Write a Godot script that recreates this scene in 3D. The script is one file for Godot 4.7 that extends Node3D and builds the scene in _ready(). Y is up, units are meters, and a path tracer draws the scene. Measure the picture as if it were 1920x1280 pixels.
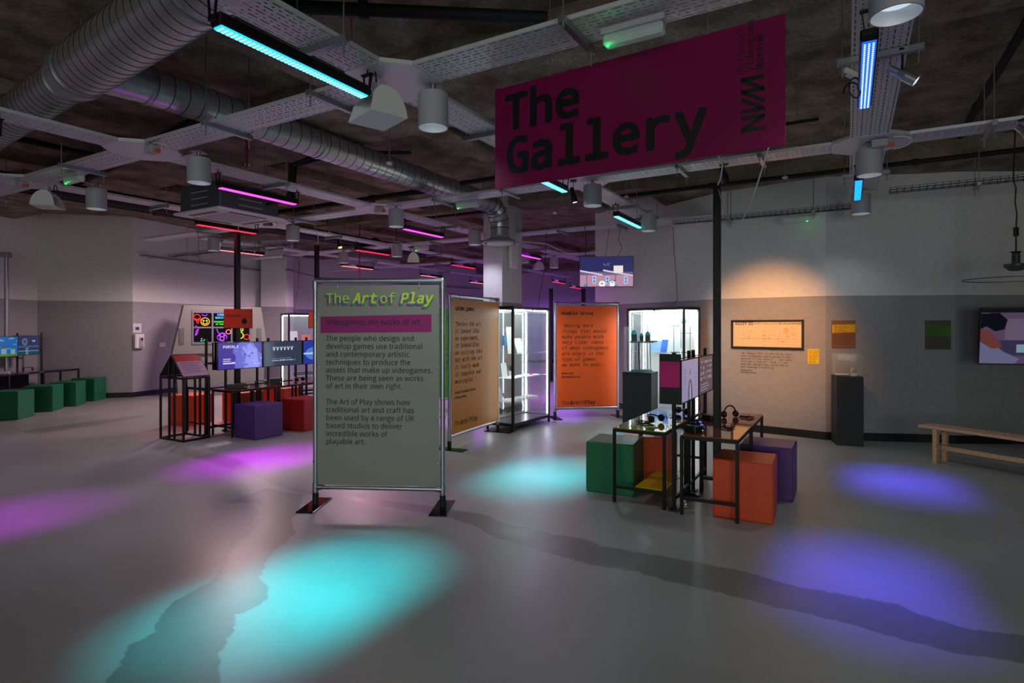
extends Node3D
# A gallery hall. The building's grid is turned 30 degrees from the camera's axis:
# g(u, v, y) places a point on that grid, at(px, py, d) a point seen at a pixel of the 1920x1280 frame at depth d.

const FOCAL := 1090.0
const HORIZON := 612.0
const EYE := 1.55
const CU := 0.8660254
const SU := 0.5
var M := {}
var fonts := {}
var taken := {}
var rng := RandomNumberGenerator.new()
var GB := Basis(Vector3(CU, 0, SU), Vector3.UP, Vector3(-SU, 0, CU))  # x = along u, z = against v

func g(u: float, v: float, y := 0.0) -> Vector3:
	return Vector3(u * CU + v * SU, y, u * SU - v * CU)
func at(px: float, py: float, d: float) -> Vector3:
	return Vector3((px - 960.0) / FOCAL * d, EYE + (HORIZON - py) / FOCAL * d, -d)
func ath(px: float, py: float, h: float) -> Vector3:
	return at(px, py, (h - EYE) * FOCAL / (HORIZON - py))
func gt(u: float, v: float, y := 0.0) -> Transform3D:
	return Transform3D(GB, g(u, v, y))

# ---------------------------------------------------------------- mesh building
class MB:
	var v := PackedVector3Array()
	var n := PackedVector3Array()
	var uv := PackedVector2Array()
	func tri(a: Vector3, b: Vector3, c: Vector3, na: Vector3, nb: Vector3, nc: Vector3, ua := Vector2.ZERO, ub := Vector2.ZERO, uc := Vector2.ZERO) -> void:
		if (b - a).cross(c - a).dot(na + nb + nc) > 0.0:
			v.append_array([a, c, b]); n.append_array([na, nc, nb]); uv.append_array([ua, uc, ub])
		else:
			v.append_array([a, b, c]); n.append_array([na, nb, nc]); uv.append_array([ua, ub, uc])
	func quad(a: Vector3, b: Vector3, c: Vector3, d: Vector3, nrm: Vector3, flip := false) -> void:
		# a bottom left, b bottom right, c top right, d top left
		var u0 := Vector2(0, 1); var u1 := Vector2(1, 1); var u2 := Vector2(1, 0); var u3 := Vector2(0, 0)
		if flip:
			u0.x = 1; u1.x = 0; u2.x = 0; u3.x = 1
		tri(a, b, c, nrm, nrm, nrm, u0, u1, u2)
		tri(a, c, d, nrm, nrm, nrm, u0, u2, u3)
	func face(a: Vector3, b: Vector3, c: Vector3, d: Vector3) -> void:
		quad(a, b, c, d, (b - a).cross(d - a).normalized())
	func box(t: Transform3D, s: Vector3, ch := 0.0) -> MB:
		var h := s * 0.5
		if ch <= 0.0:
			for ax in 3:
				for sg in [-1.0, 1.0]:
					var nn := Vector3.ZERO; nn[ax] = sg
					var a1 := (ax + 1) % 3; var a2 := (ax + 2) % 3
					var p := []
					for k in [[-1, -1], [1, -1], [1, 1], [-1, 1]]:
						var q := Vector3.ZERO
						q[ax] = sg * h[ax]; q[a1] = k[0] * h[a1]; q[a2] = k[1] * h[a2]
						p.append(t * q)
					quad(p[0], p[1], p[2], p[3], (t.basis * nn).normalized())
			return self
		var pt := func(c: Vector3, ax: int) -> Vector3:
			var q := Vector3(c.x * (h.x - ch), c.y * (h.y - ch), c.z * (h.z - ch))
			q[ax] = c[ax] * h[ax]
			return t * q
		for ax in 3:
			var a1 := (ax + 1) % 3; var a2 := (ax + 2) % 3
			for sg in [-1.0, 1.0]:
				var p := []
				for k in [[-1, -1], [1, -1], [1, 1], [-1, 1]]:
					var c := Vector3.ZERO
					c[ax] = sg; c[a1] = k[0]; c[a2] = k[1]
					p.append(pt.call(c, ax))
				var nn := Vector3.ZERO; nn[ax] = sg
				quad(p[0], p[1], p[2], p[3], (t.basis * nn).normalized())
			for k in [[-1, -1], [1, -1], [1, 1], [-1, 1]]:
				var c0 := Vector3.ZERO; var c1 := Vector3.ZERO
				c0[ax] = -1; c1[ax] = 1
				c0[a1] = k[0]; c1[a1] = k[0]; c0[a2] = k[1]; c1[a2] = k[1]
				var nn := Vector3.ZERO; nn[a1] = k[0]; nn[a2] = k[1]
				quad(pt.call(c0, a1), pt.call(c1, a1), pt.call(c1, a2), pt.call(c0, a2), (t.basis * nn).normalized())
		for x in [-1.0, 1.0]:
			for y in [-1.0, 1.0]:
				for z in [-1.0, 1.0]:
					var c := Vector3(x, y, z)
					var nn: Vector3 = (t.basis * c).normalized()
					tri(pt.call(c, 0), pt.call(c, 1), pt.call(c, 2), nn, nn, nn)
		return self
	func bx(c: Vector3, s: Vector3, ch := 0.0) -> MB:
		return box(Transform3D(Basis(), c), s, ch)
	func bar(p: Vector3, q: Vector3, w: float, h: float, ch := 0.0, up := Vector3.UP) -> MB:
		var z := (q - p).normalized()
		var x := up.cross(z)
		if x.length() < 0.01:
			x = Vector3.RIGHT.cross(z)
		x = x.normalized()
		return box(Transform3D(Basis(x, z.cross(x), z), (p + q) * 0.5), Vector3(w, h, (q - p).length()), ch)
	func ring(p: Vector3, z: Vector3, r: float, k: int, nseg: int) -> Vector3:
		var x := Vector3.UP.cross(z)
		if x.length() < 0.01:
			x = Vector3.RIGHT.cross(z)
		x = x.normalized()
		var a := TAU * k / nseg
		return p + (x * cos(a) + z.cross(x) * sin(a)) * r
	func cyl(p: Vector3, q: Vector3, r0: float, r1 := -1.0, nseg := 12, caps := true) -> MB:
		if r1 < 0.0:
			r1 = r0
		var z := (q - p).normalized()
		for k in nseg:
			var a := ring(p, z, r0, k, nseg); var b := ring(p, z, r0, k + 1, nseg)
			var c := ring(q, z, r1, k + 1, nseg); var d := ring(q, z, r1, k, nseg)
			var na := ring(Vector3.ZERO, z, 1, k, nseg); var nb := ring(Vector3.ZERO, z, 1, k + 1, nseg)
			var u0 := float(k) / nseg; var u1 := float(k + 1) / nseg
			tri(a, b, c, na, nb, nb, Vector2(u0, 1), Vector2(u1, 1), Vector2(u1, 0))
			tri(a, c, d, na, nb, na, Vector2(u0, 1), Vector2(u1, 0), Vector2(u0, 0))
			if caps:
				tri(p, a, b, -z, -z, -z)
				tri(q, c, d, z, z, z)
		return self
	func lathe(t: Transform3D, prof: Array, nseg := 24, a0 := 0.0, a1 := TAU) -> MB:
		for i in prof.size() - 1:
			var p: Vector2 = prof[i]; var q: Vector2 = prof[i + 1]
			var d := q - p
			var nn := Vector2(d.y, -d.x).normalized()
			for k in nseg:
				var x0 := lerpf(a0, a1, float(k) / nseg); var x1 := lerpf(a0, a1, float(k + 1) / nseg)
				var e0 := Vector3(cos(x0), 0, sin(x0)); var e1 := Vector3(cos(x1), 0, sin(x1))
				var n0: Vector3 = (t.basis * (e0 * nn.x + Vector3.UP * nn.y)).normalized()
				var n1: Vector3 = (t.basis * (e1 * nn.x + Vector3.UP * nn.y)).normalized()
				var A: Vector3 = t * (e0 * p.x + Vector3.UP * p.y); var B: Vector3 = t * (e1 * p.x + Vector3.UP * p.y)
				var C: Vector3 = t * (e1 * q.x + Vector3.UP * q.y); var D: Vector3 = t * (e0 * q.x + Vector3.UP * q.y)
				if p.x > 0.0001:
					tri(A, B, C, n0, n1, n1)
				if q.x > 0.0001:
					tri(A, C, D, n0, n1, n0)
		return self
	func tube(pts: Array, r: float, nseg := 6) -> MB:
		for i in pts.size() - 1:
			var p: Vector3 = pts[i]; var q: Vector3 = pts[i + 1]
			if p.distance_to(q) > 0.0005:
				cyl(p, q, r, r, nseg, i == 0 or i == pts.size() - 2)
		return self
	func sweep(pts: Array, rad: Array, nseg := 24) -> MB:
		# a pipe through rings that stay perpendicular to the mean direction, smooth round its girth
		var xs := []; var zs := []
		for i in pts.size():
			var a: Vector3 = pts[maxi(i - 1, 0)]; var b: Vector3 = pts[mini(i + 1, pts.size() - 1)]
			zs.append((b - a).normalized())
		var x: Vector3 = Vector3.UP.cross(zs[0])
		if x.length() < 0.05:
			x = Vector3.RIGHT.cross(zs[0])
		for i in pts.size():
			x = (x - zs[i] * x.dot(zs[i])).normalized()
			xs.append(x)
		for i in pts.size() - 1:
			for k in nseg:
				var e := []
				for kk in [k, k + 1]:
					var an: float = TAU * kk / nseg
					for j in [i, i + 1]:
						var ax: Vector3 = xs[j]; var az: Vector3 = zs[j]
						e.append(ax * cos(an) + az.cross(ax) * sin(an))
				tri(pts[i] + e[0] * rad[i], pts[i] + e[2] * rad[i], pts[i + 1] + e[3] * rad[i + 1], e[0], e[2], e[3])
				tri(pts[i] + e[0] * rad[i], pts[i + 1] + e[3] * rad[i + 1], pts[i + 1] + e[1] * rad[i + 1], e[0], e[3], e[1])
		return self
	func prism(t: Transform3D, poly: PackedVector2Array, depth: float) -> MB:
		# polygon in the x-y plane of t, from z = 0 back to z = -depth
		var idx := Geometry2D.triangulate_polygon(poly)
		var f: Vector3 = t.basis.z.normalized()
		for i in range(0, idx.size(), 3):
			var p := []
			for k in 3:
				p.append(Vector3(poly[idx[i + k]].x, poly[idx[i + k]].y, 0))
			tri(t * p[0], t * p[1], t * p[2], f, f, f)
			var b := Vector3(0, 0, -depth)
			tri(t * (p[0] + b), t * (p[1] + b), t * (p[2] + b), -f, -f, -f)
		var area := 0.0
		for i in poly.size():
			var a := poly[i]; var b2 := poly[(i + 1) % poly.size()]
			area += a.cross(b2)
		for i in poly.size():
			var a := poly[i]; var b2 := poly[(i + 1) % poly.size()]
			var d := b2 - a
			var o := Vector2(d.y, -d.x).normalized() * signf(area)
			var nn: Vector3 = (t.basis * Vector3(o.x, o.y, 0)).normalized()
			quad(t * Vector3(a.x, a.y, 0), t * Vector3(b2.x, b2.y, 0), t * Vector3(b2.x, b2.y, -depth), t * Vector3(a.x, a.y, -depth), nn)
		return self
	func quad_pane(c: Vector3, w: float, h: float, x: Vector3) -> MB:
		var y := Vector3.UP
		face(c - x * w / 2 - y * h / 2, c + x * w / 2 - y * h / 2, c + x * w / 2 + y * h / 2, c - x * w / 2 + y * h / 2)
		return self
	func mesh() -> ArrayMesh:
		var a := []
		a.resize(Mesh.ARRAY_MAX)
		a[Mesh.ARRAY_VERTEX] = v; a[Mesh.ARRAY_NORMAL] = n; a[Mesh.ARRAY_TEX_UV] = uv
		var m := ArrayMesh.new()
		m.add_surface_from_arrays(Mesh.PRIMITIVE_TRIANGLES, a)
		return m

# ---------------------------------------------------------------- nodes
func numbered(called: String) -> String:
	taken[called] = taken.get(called, -1) + 1
	return called if taken[called] == 0 else "%s_%03d" % [called, taken[called]]
func thing(called: String, label: String, category: String, t := Transform3D(), group := "") -> Node3D:
	var o := Node3D.new()
	o.name = numbered(called)
	add_child(o)
	o.transform = t
	tag(o, label, category, group)
	return o
func tag(o: Node3D, label: String, category: String, group := "") -> void:
	o.set_meta("label", label)
	o.set_meta("category", category)
	if group:
		o.set_meta("group", group)
func obj(called: String, mb: MB, m: Material, parent: Node3D = null, label := "") -> MeshInstance3D:
	var o := MeshInstance3D.new()
	o.mesh = mb.mesh()
	o.material_override = m
	o.name = numbered(called) if parent == null else called
	(self if parent == null else parent).add_child(o, true)
	if label:
		o.set_meta("label", label)
	return o
func structure(called: String, t := Transform3D()) -> Node3D:
	var o := Node3D.new()
	o.name = numbered(called)
	add_child(o)
	o.transform = t
	o.set_meta("kind", "structure")
	return o
func lit(l: Light3D, where: Vector3, color: Color, energy: float, size := 0.05, parent: Node3D = null) -> Light3D:
	l.light_color = color
	l.light_energy = energy
	l.light_size = size
	l.shadow_enabled = true
	(self if parent == null else parent).add_child(l, true)
	l.position = where
	return l

# ---------------------------------------------------------------- materials
func mat(c: Color, rough := 0.6, metal := 0.0) -> StandardMaterial3D:
	var m := StandardMaterial3D.new()
	m.albedo_color = c
	m.roughness = rough
	m.metallic = metal
	return m
func glow(c: Color, e: float) -> StandardMaterial3D:
	var m := mat(Color(0.02, 0.02, 0.02), 0.5)
	m.emission_enabled = true
	m.emission = c
	m.emission_energy_multiplier = e
	return m
func noise_tex(seed_: int, freq: float, ramp: Array, size := 512, oct := 4, normal := false) -> NoiseTexture2D:
	var f := FastNoiseLite.new()
	f.seed = seed_
	f.frequency = freq
	f.fractal_octaves = oct
	var t := NoiseTexture2D.new()
	t.width = size; t.height = size
	t.seamless = true
	t.noise = f
	t.as_normal_map = normal
	if ramp.size():
		var gr := Gradient.new()
		gr.offsets = PackedFloat32Array(ramp[0])
		gr.colors = PackedColorArray(ramp[1])
		t.color_ramp = gr
	return t
func grained(c: Color, spread: float, rough: float, metal := 0.0, scale := 1.0, freq := 0.02, seed_ := 1) -> StandardMaterial3D:
	var m := mat(Color.WHITE, rough, metal)
	m.albedo_texture = noise_tex(seed_, freq, [[0.2, 0.5, 0.8], [c.darkened(spread), c, c.lightened(spread * 0.6)]])
	m.uv1_triplanar = true
	m.uv1_world_triplanar = true
	m.uv1_scale = Vector3.ONE * scale
	return m
func glass(tint: Color, alpha: float) -> StandardMaterial3D:
	var m := mat(Color(tint.r, tint.g, tint.b, alpha), 0.02)
	m.transparency = BaseMaterial3D.TRANSPARENCY_ALPHA
	return m
func pictured(im: Image, emit := 0.0, rough := 0.3) -> StandardMaterial3D:
	var m := mat(Color.WHITE, rough)
	var t := ImageTexture.create_from_image(im)
	if emit > 0.0:
		m.albedo_color = Color(0.03, 0.03, 0.03)
		m.emission_enabled = true
		m.emission = Color.BLACK
		m.emission_texture = t
		m.emission_energy_multiplier = emit
	else:
		m.albedo_texture = t
	return m

func make_materials() -> void:
	M.black = mat(Color(0.045, 0.045, 0.05), 0.45)
	M.black_metal = mat(Color(0.035, 0.035, 0.04), 0.42, 0.2)
	M.black_matte = mat(Color(0.06, 0.06, 0.065), 0.75)
	M.dark_plinth = grained(Color(0.055, 0.055, 0.06), 0.2, 0.6, 0.0, 3.0, 0.05, 4)
	M.gloss_black = mat(Color(0.03, 0.03, 0.03), 0.08)
	M.rubber = mat(Color(0.04, 0.04, 0.045), 0.6)
	M.white_paint = mat(Color(0.80, 0.80, 0.80), 0.5)
	M.white_gloss = mat(Color(0.86, 0.86, 0.86), 0.2)
	M.lamp_grey = mat(Color(0.62, 0.62, 0.65), 0.45)
	M.reflector = mat(Color(0.90, 0.90, 0.91), 0.35)
	M.ac_grey = mat(Color(0.34, 0.35, 0.37), 0.5, 0.4)
	M.plate = mat(Color(0.80, 0.80, 0.83), 0.42, 0.35)
	M.tray = mat(Color(0.80, 0.80, 0.83), 0.45, 0.35)
	M.steel = mat(Color(0.62, 0.63, 0.65), 0.35, 0.85)
	M.duct = grained(Color(0.70, 0.71, 0.73), 0.10, 0.30, 0.75, 2.0, 0.03, 9)
	M.seam = mat(Color(0.16, 0.16, 0.17), 0.5, 0.8)
	M.galv = grained(Color(0.66, 0.68, 0.70), 0.15, 0.32, 0.9, 6.0, 0.05, 10)
	M.concrete = mat(Color.WHITE, 0.9)
	M.concrete.albedo_texture = noise_tex(21, 0.006, [[0.2, 0.45, 0.6, 0.85], [Color(0.42, 0.37, 0.31), Color(0.52, 0.46, 0.39), Color(0.55, 0.50, 0.44), Color(0.62, 0.57, 0.51)]], 1024, 5)
	M.concrete.uv1_triplanar = true
	M.concrete.uv1_world_triplanar = true
	M.concrete.uv1_scale = Vector3(0.35, 0.5, 0.35)
	M.concrete.detail_enabled = true
	M.concrete.detail_blend_mode = BaseMaterial3D.BLEND_MODE_MUL
	M.concrete.detail_uv_layer = BaseMaterial3D.DETAIL_UV_1
	M.concrete.detail_albedo = noise_tex(22, 0.05, [[0.3, 0.7], [Color(0.86, 0.84, 0.82), Color(1, 1, 1)]], 1024, 5)
	M.wall_upper = grained(Color(0.80, 0.80, 0.80), 0.03, 0.85, 0.0, 1.0, 0.02, 31)
	M.wall_lower = grained(Color(0.56, 0.56, 0.57), 0.04, 0.8, 0.0, 1.0, 0.02, 32)
	M.skirting = mat(Color(0.05, 0.055, 0.06), 0.5)
	M.red_pipe = mat(Color(0.42, 0.05, 0.04), 0.5)
	M.orange_plastic = mat(Color(0.85, 0.28, 0.06), 0.5)
	M.white_cable = mat(Color(0.78, 0.78, 0.76), 0.5)
	M.green_led = glow(Color(0.05, 1.0, 0.35), 6.0)
	M.wood = mat(Color.WHITE, 0.55)
	M.wood.albedo_texture = noise_tex(41, 0.02, [[0.2, 0.5, 0.8], [Color(0.62, 0.49, 0.36), Color(0.74, 0.60, 0.45), Color(0.80, 0.67, 0.52)]], 512, 4)
	M.wood.uv1_triplanar = true
	M.wood.uv1_scale = Vector3(6, 6, 0.8)
	for c in [["seat_green", Color(0.02, 0.40, 0.24)], ["seat_orange", Color(0.80, 0.26, 0.06)], ["seat_purple", Color(0.29, 0.15, 0.42)], ["seat_red", Color(0.62, 0.09, 0.06)]]:
		M[c[0]] = grained(c[1], 0.10, 0.42, 0.0, 5.0, 0.06, 50)
	M.drum_glow = glow(Color(0.85, 0.93, 1.0), 0.8)
	M.glass = glass(Color(0.86, 0.96, 0.92), 0.06)
	M.acrylic = glass(Color(0.95, 0.97, 0.97), 0.05)
	M.acrylic.metallic_specular = 0.22

func font(kind: String) -> Font:
	if fonts.has(kind):
		return fonts[kind]
	var s := SystemFont.new()
	s.font_names = PackedStringArray(["Droid Sans Mono" if kind.begins_with("mono") else "Droid Sans"])
	s.font_weight = 700 if kind.begins_with("sans_bold") else 400
	var f := FontVariation.new()
	f.base_font = s
	if kind.contains("italic"):
		f.variation_transform = Transform2D(Vector2(1.0, 0.2), Vector2(0.0, 1.0), Vector2.ZERO)
	fonts[kind] = f
	return f
func text_width(s: String, kind: String) -> float:
	return font(kind).get_string_size(s, HORIZONTAL_ALIGNMENT_LEFT, -1, 64).x / 64.0
# lettering whose baseline starts at local position p on a surface with axes b; em is the letter size in metres
func text(s: String, kind: String, em: float, p: Vector3, b: Basis, m: Material, parent: Node3D, called := "lettering", stretch := 1.0) -> MeshInstance3D:
	var t := TextMesh.new()
	t.text = s
	t.font = font(kind)
	t.font_size = 64
	t.pixel_size = em / 64.0
	t.depth = 0.0012
	t.curve_step = 2.5
	t.horizontal_alignment = HORIZONTAL_ALIGNMENT_LEFT
	t.vertical_alignment = VERTICAL_ALIGNMENT_TOP
	var o := MeshInstance3D.new()
	o.mesh = t
	var fat := 0.034 if kind.contains("heavy") else 0.013 if kind.contains("mid") else 0.0
	if fat > 0.0:  # bolder strokes: the same outlines laid side by side
		var st := SurfaceTool.new()
		for k in 8:
			var a := TAU * k / 8
			st.append_from(t, 0, Transform3D(Basis(), Vector3(cos(a) * fat * em, sin(a) * fat * em, -0.00003 * (k + 1))))
		st.append_from(t, 0, Transform3D())
		o.mesh = st.commit()
	o.material_override = m
	o.name = called
	parent.add_child(o, true)
	var asc := font(kind).get_ascent(64) * t.pixel_size
	o.transform = Transform3D(Basis(b.x * stretch, b.y, b.z), p + b.y * asc)
	return o

# ---------------------------------------------------------------- the setting
const SLAB := 3.95
var VB := Basis(Vector3(SU, 0, -CU), Vector3.UP, Vector3(CU, 0, SU))  # x = along v, z = along u
var PB := Basis(Vector3(CU, 0, SU), Vector3(SU, 0, -CU), Vector3.UP)  # plan: x = u, y = v, z = up

func _ready() -> void:
	rng.seed = 7
	view_and_light()
	make_materials()
	build_shell()
	build_ceiling_works()
	build_lamps()
	build_panels()
	build_cases()
	build_stations()
	build_wall_things()
	build_small_things()

func view_and_light() -> void:
	var cam := Camera3D.new()
	cam.name = "camera"
	add_child(cam)
	cam.position = Vector3(0, EYE, 0)
	cam.set_frustum(0.05 * 1280.0 / FOCAL, Vector2(0, -0.05 * (640.0 - HORIZON) / FOCAL), 0.05, 80.0)
	cam.current = true
	var env := Environment.new()
	env.background_mode = Environment.BG_COLOR
	env.background_color = Color(0.02, 0.02, 0.025)
	env.tonemap_mode = Environment.TONE_MAPPER_LINEAR
	env.tonemap_exposure = 1.0
	env.sdfgi_enabled = true
	env.ssao_enabled = true
	env.ssil_enabled = true
	var we := WorldEnvironment.new()
	we.name = "environment"
	we.environment = env
	add_child(we)
	# daylight through the two frosted shop windows behind the camera
	for k in 2:
		var a := AreaLight3D.new()
		a.name = "window_daylight"
		a.area_size = Vector2(3.2, 2.2)
		a.area_normalize_energy = false
		a.area_range = 40.0
		lit(a, Vector3([-3.4, 2.2][k], 1.55, 5.28), Color(0.98, 1.0, 0.97), 1.3)

func wall(called: String, a: Vector2, b: Vector2, top: float, split: float, skirt := true, thick := 0.2) -> Node3D:
	var mid := (a + b) * 0.5
	var d := (b - a).normalized()
	var nrm := Vector2(-d.y, d.x)
	if nrm.dot(Vector2(0, -5) - mid) < 0.0:
		nrm = -nrm
	var o := structure(called, Transform3D(Basis(Vector3(d.x, 0, d.y), Vector3.UP, Vector3(d.x, 0, d.y).cross(Vector3.UP)), Vector3(mid.x, 0, mid.y)))
	var side := signf(o.basis.z.dot(Vector3(nrm.x, 0, nrm.y)))
	var l := a.distance_to(b)
	obj("painted_lower_band", MB.new().bx(Vector3(0, split / 2, -side * thick / 2), Vector3(l, split, thick)), M.wall_lower, o)
	obj("painted_upper_band", MB.new().bx(Vector3(0, (split + top) / 2, -side * thick / 2), Vector3(l, top - split, thick)), M.wall_upper, o)
	if skirt:
		obj("skirting", MB.new().bx(Vector3(0, 0.055, side * 0.008), Vector3(l + 0.012, 0.11, 0.016), 0.004), M.skirting, o)
	return o

const RIGHT_WALL := [Vector2(1.67, -11.67), Vector2(3.145, -8.89), Vector2(4.29, -7.95), Vector2(5.45, -7.8), Vector2(5.87, -7.7), Vector2(7.6, -7.65), Vector2(10.5, -8.4)]
# the point where the sight line through a pixel column meets the wall between two plan points, standing off by a few millimetres
func on_wall(px: float, py: float, a: Vector2, b: Vector2, off := 0.0) -> Vector3:
	var k := (px - 960.0) / FOCAL
	var d := b - a
	# a.x + t d.x = k * -(a.y + t d.y)
	var t := -(a.x + k * a.y) / (d.x + k * d.y)
	var p := a + d * t
	var nrm := Vector2(-d.y, d.x).normalized()
	if nrm.dot(-p) < 0.0:
		nrm = -nrm
	var q := p + nrm * off
	return Vector3(q.x, EYE + (HORIZON - py) / FOCAL * -p.y, q.y)
func wall_basis(a: Vector2, b: Vector2) -> Basis:
	var x := Vector3(b.x - a.x, 0, b.y - a.y).normalized()
	return Basis(x, Vector3.UP, x.cross(Vector3.UP))

func build_shell() -> void:
	# floor: one sheet of screed, repaired in darker strips
	var fl := structure("floor")
	obj("screed", MB.new().bx(Vector3(0, -0.1, -11), Vector3(28, 0.2, 40)), M.concrete, fl)
	var top := MB.new()
	var q := [Vector3(-14, 0.002, 9), Vector3(14, 0.002, 9), Vector3(14, 0.002, -31), Vector3(-14, 0.002, -31)]
	var uvs := []
	for p in q:
		uvs.append(Vector2((p.x + 11.0) / 18.0, (p.z + 16.0) / 18.0))
	top.tri(q[0], q[1], q[2], Vector3.UP, Vector3.UP, Vector3.UP, uvs[0], uvs[1], uvs[2])
	top.tri(q[0], q[2], q[3], Vector3.UP, Vector3.UP, Vector3.UP, uvs[0], uvs[2], uvs[3])
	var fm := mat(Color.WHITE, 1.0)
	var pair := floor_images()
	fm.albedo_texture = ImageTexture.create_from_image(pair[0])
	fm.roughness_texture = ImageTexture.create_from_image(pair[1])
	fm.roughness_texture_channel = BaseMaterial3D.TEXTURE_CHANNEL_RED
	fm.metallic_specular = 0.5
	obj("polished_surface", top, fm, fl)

	var ce := structure("ceiling")
	obj("concrete_slab", MB.new().bx(Vector3(0, SLAB + 0.15, -11), Vector3(30, 0.3, 42)), M.concrete, ce)
	for b in [[-17.0, 9.0, 3.95, 5.15, 3.72], [-17.0, 9.0, -0.6, 0.3, 3.72], [-2.7, 12.0, 8.75, 16.0, 3.6], [-19.0, -2.7, 9.0, 9.7, 3.74], [-21.0, -2.7, 12.7, 13.4, 3.74], [-24.0, -2.7, 16.4, 17.1, 3.74], [-24.0, 0.0, 20.2, 20.9, 3.74]]:
		var c := g((b[0] + b[1]) / 2, (b[2] + b[3]) / 2, (b[4] + SLAB + 0.02) / 2)
		obj("beam", MB.new().box(Transform3D(GB, c), Vector3(b[1] - b[0], SLAB + 0.02 - b[4], b[3] - b[2]), 0.01), M.concrete, ce)
	for b in [[-4.15, 0.3, 8.75], [1.75, 0.3, 8.75], [-7.25, 0.3, 8.9], [-10.0, 0.3, 21.0], [-4.15, 9.7, 21.0], [-7.25, 9.7, 21.0]]:
		var c := g(b[0], (b[1] + b[2]) / 2, 3.9)
		obj("beam", MB.new().box(Transform3D(GB, c), Vector3(0.35, 0.2, b[2] - b[1]), 0.01), M.concrete, ce)

	for i in RIGHT_WALL.size() - 1:
		wall("wall_right", RIGHT_WALL[i], RIGHT_WALL[i + 1], SLAB, 1.97)
	wall("wall_right", Vector2(10.5, -8.4), Vector2(10.5, 5.4), SLAB, 1.97)
	wall("wall_back_passage", Vector2(1.67, -11.67), Vector2(4.6, -25.5), SLAB, 1.97)
	wall("wall_back", Vector2(4.6, -25.5), Vector2(-1.2, -24.5), SLAB, 2.1)
	wall("wall_back", Vector2(-1.2, -24.5), Vector2(-6.93, -18.2), SLAB, 2.1)
	wall("wall_left", Vector2(-6.93, -18.2), Vector2(-7.05, -16.6), SLAB, 2.1)
	wall("wall_left", Vector2(-7.05, -16.6), Vector2(-8.32, -12.75), SLAB, 2.1)
	wall("wall_left", Vector2(-8.32, -12.75), Vector2(-10.0, -12.25), SLAB, 2.1)
	wall("wall_left", Vector2(-10.0, -12.25), Vector2(-10.15, -10.6), SLAB, 2.1)
	wall("wall_left", Vector2(-10.15, -10.6), Vector2(-10.6, 5.4), SLAB, 2.1)
	# the shop front behind the camera: wall with two frosted windows
	var fr := structure("wall_front")
	var fb := MB.new()
	fb.bx(Vector3(0, 0.22, 5.45), Vector3(21.4, 0.44, 0.2)).bx(Vector3(0, 3.32, 5.45), Vector3(21.4, 1.28, 0.2))
	for x in [[-10.7, -5.0], [-1.8, 0.6], [3.8, 10.7]]:
		fb.bx(Vector3((x[0] + x[1]) / 2, 1.55, 5.45), Vector3(x[1] - x[0], 2.26, 0.2))
	obj("painted_wall", fb, M.wall_upper, fr)
	for k in 2:
		var cx: float = [-3.4, 2.2][k]
		var w := structure("window_%d" % (k + 1))
		obj("pane", MB.new().bx(Vector3(cx, 1.55, 5.40), Vector3(3.2, 2.22, 0.02)), glow(Color(0.98, 1.0, 0.97), 1.2), w)
		var f := MB.new()
		for s in [-1.0, 1.0]:
			f.bx(Vector3(cx + s * 1.6, 1.55, 5.36), Vector3(0.06, 2.3, 0.1)).bx(Vector3(cx, 1.55 + s * 1.12, 5.36), Vector3(3.26, 0.06, 0.1))
		f.bx(Vector3(cx, 1.55, 5.36), Vector3(0.05, 2.2, 0.08))
		obj("window_frame", f, M.black_metal, w)

	# the white column behind the lit glass case
	var c0 := g(-5.28, 8.8)
	var co := structure("column", Transform3D(GB, c0))
	obj("painted_lower_band", MB.new().bx(Vector3(-0.2, 0.99, -0.36), Vector3(0.4, 1.98, 0.72), 0.008), M.wall_lower, co)
	obj("painted_upper_band", MB.new().bx(Vector3(-0.2, 2.97, -0.36), Vector3(0.4, 1.98, 0.72), 0.008), M.wall_upper, co)
	obj("skirting", MB.new().bx(Vector3(-0.2, 0.055, -0.36), Vector3(0.43, 0.11, 0.75), 0.004), M.skirting, co)
	var pil := structure("pilaster", Transform3D(Basis(), Vector3(-6.62, 0, -16.4)))
	obj("painted_lower_band", MB.new().bx(Vector3(0, 1.05, 0), Vector3(0.72, 2.1, 0.5), 0.008), M.wall_lower, pil)
	obj("painted_upper_band", MB.new().bx(Vector3(0, 3.03, 0), Vector3(0.72, 1.86, 0.5), 0.008), M.wall_upper, pil)

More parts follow.
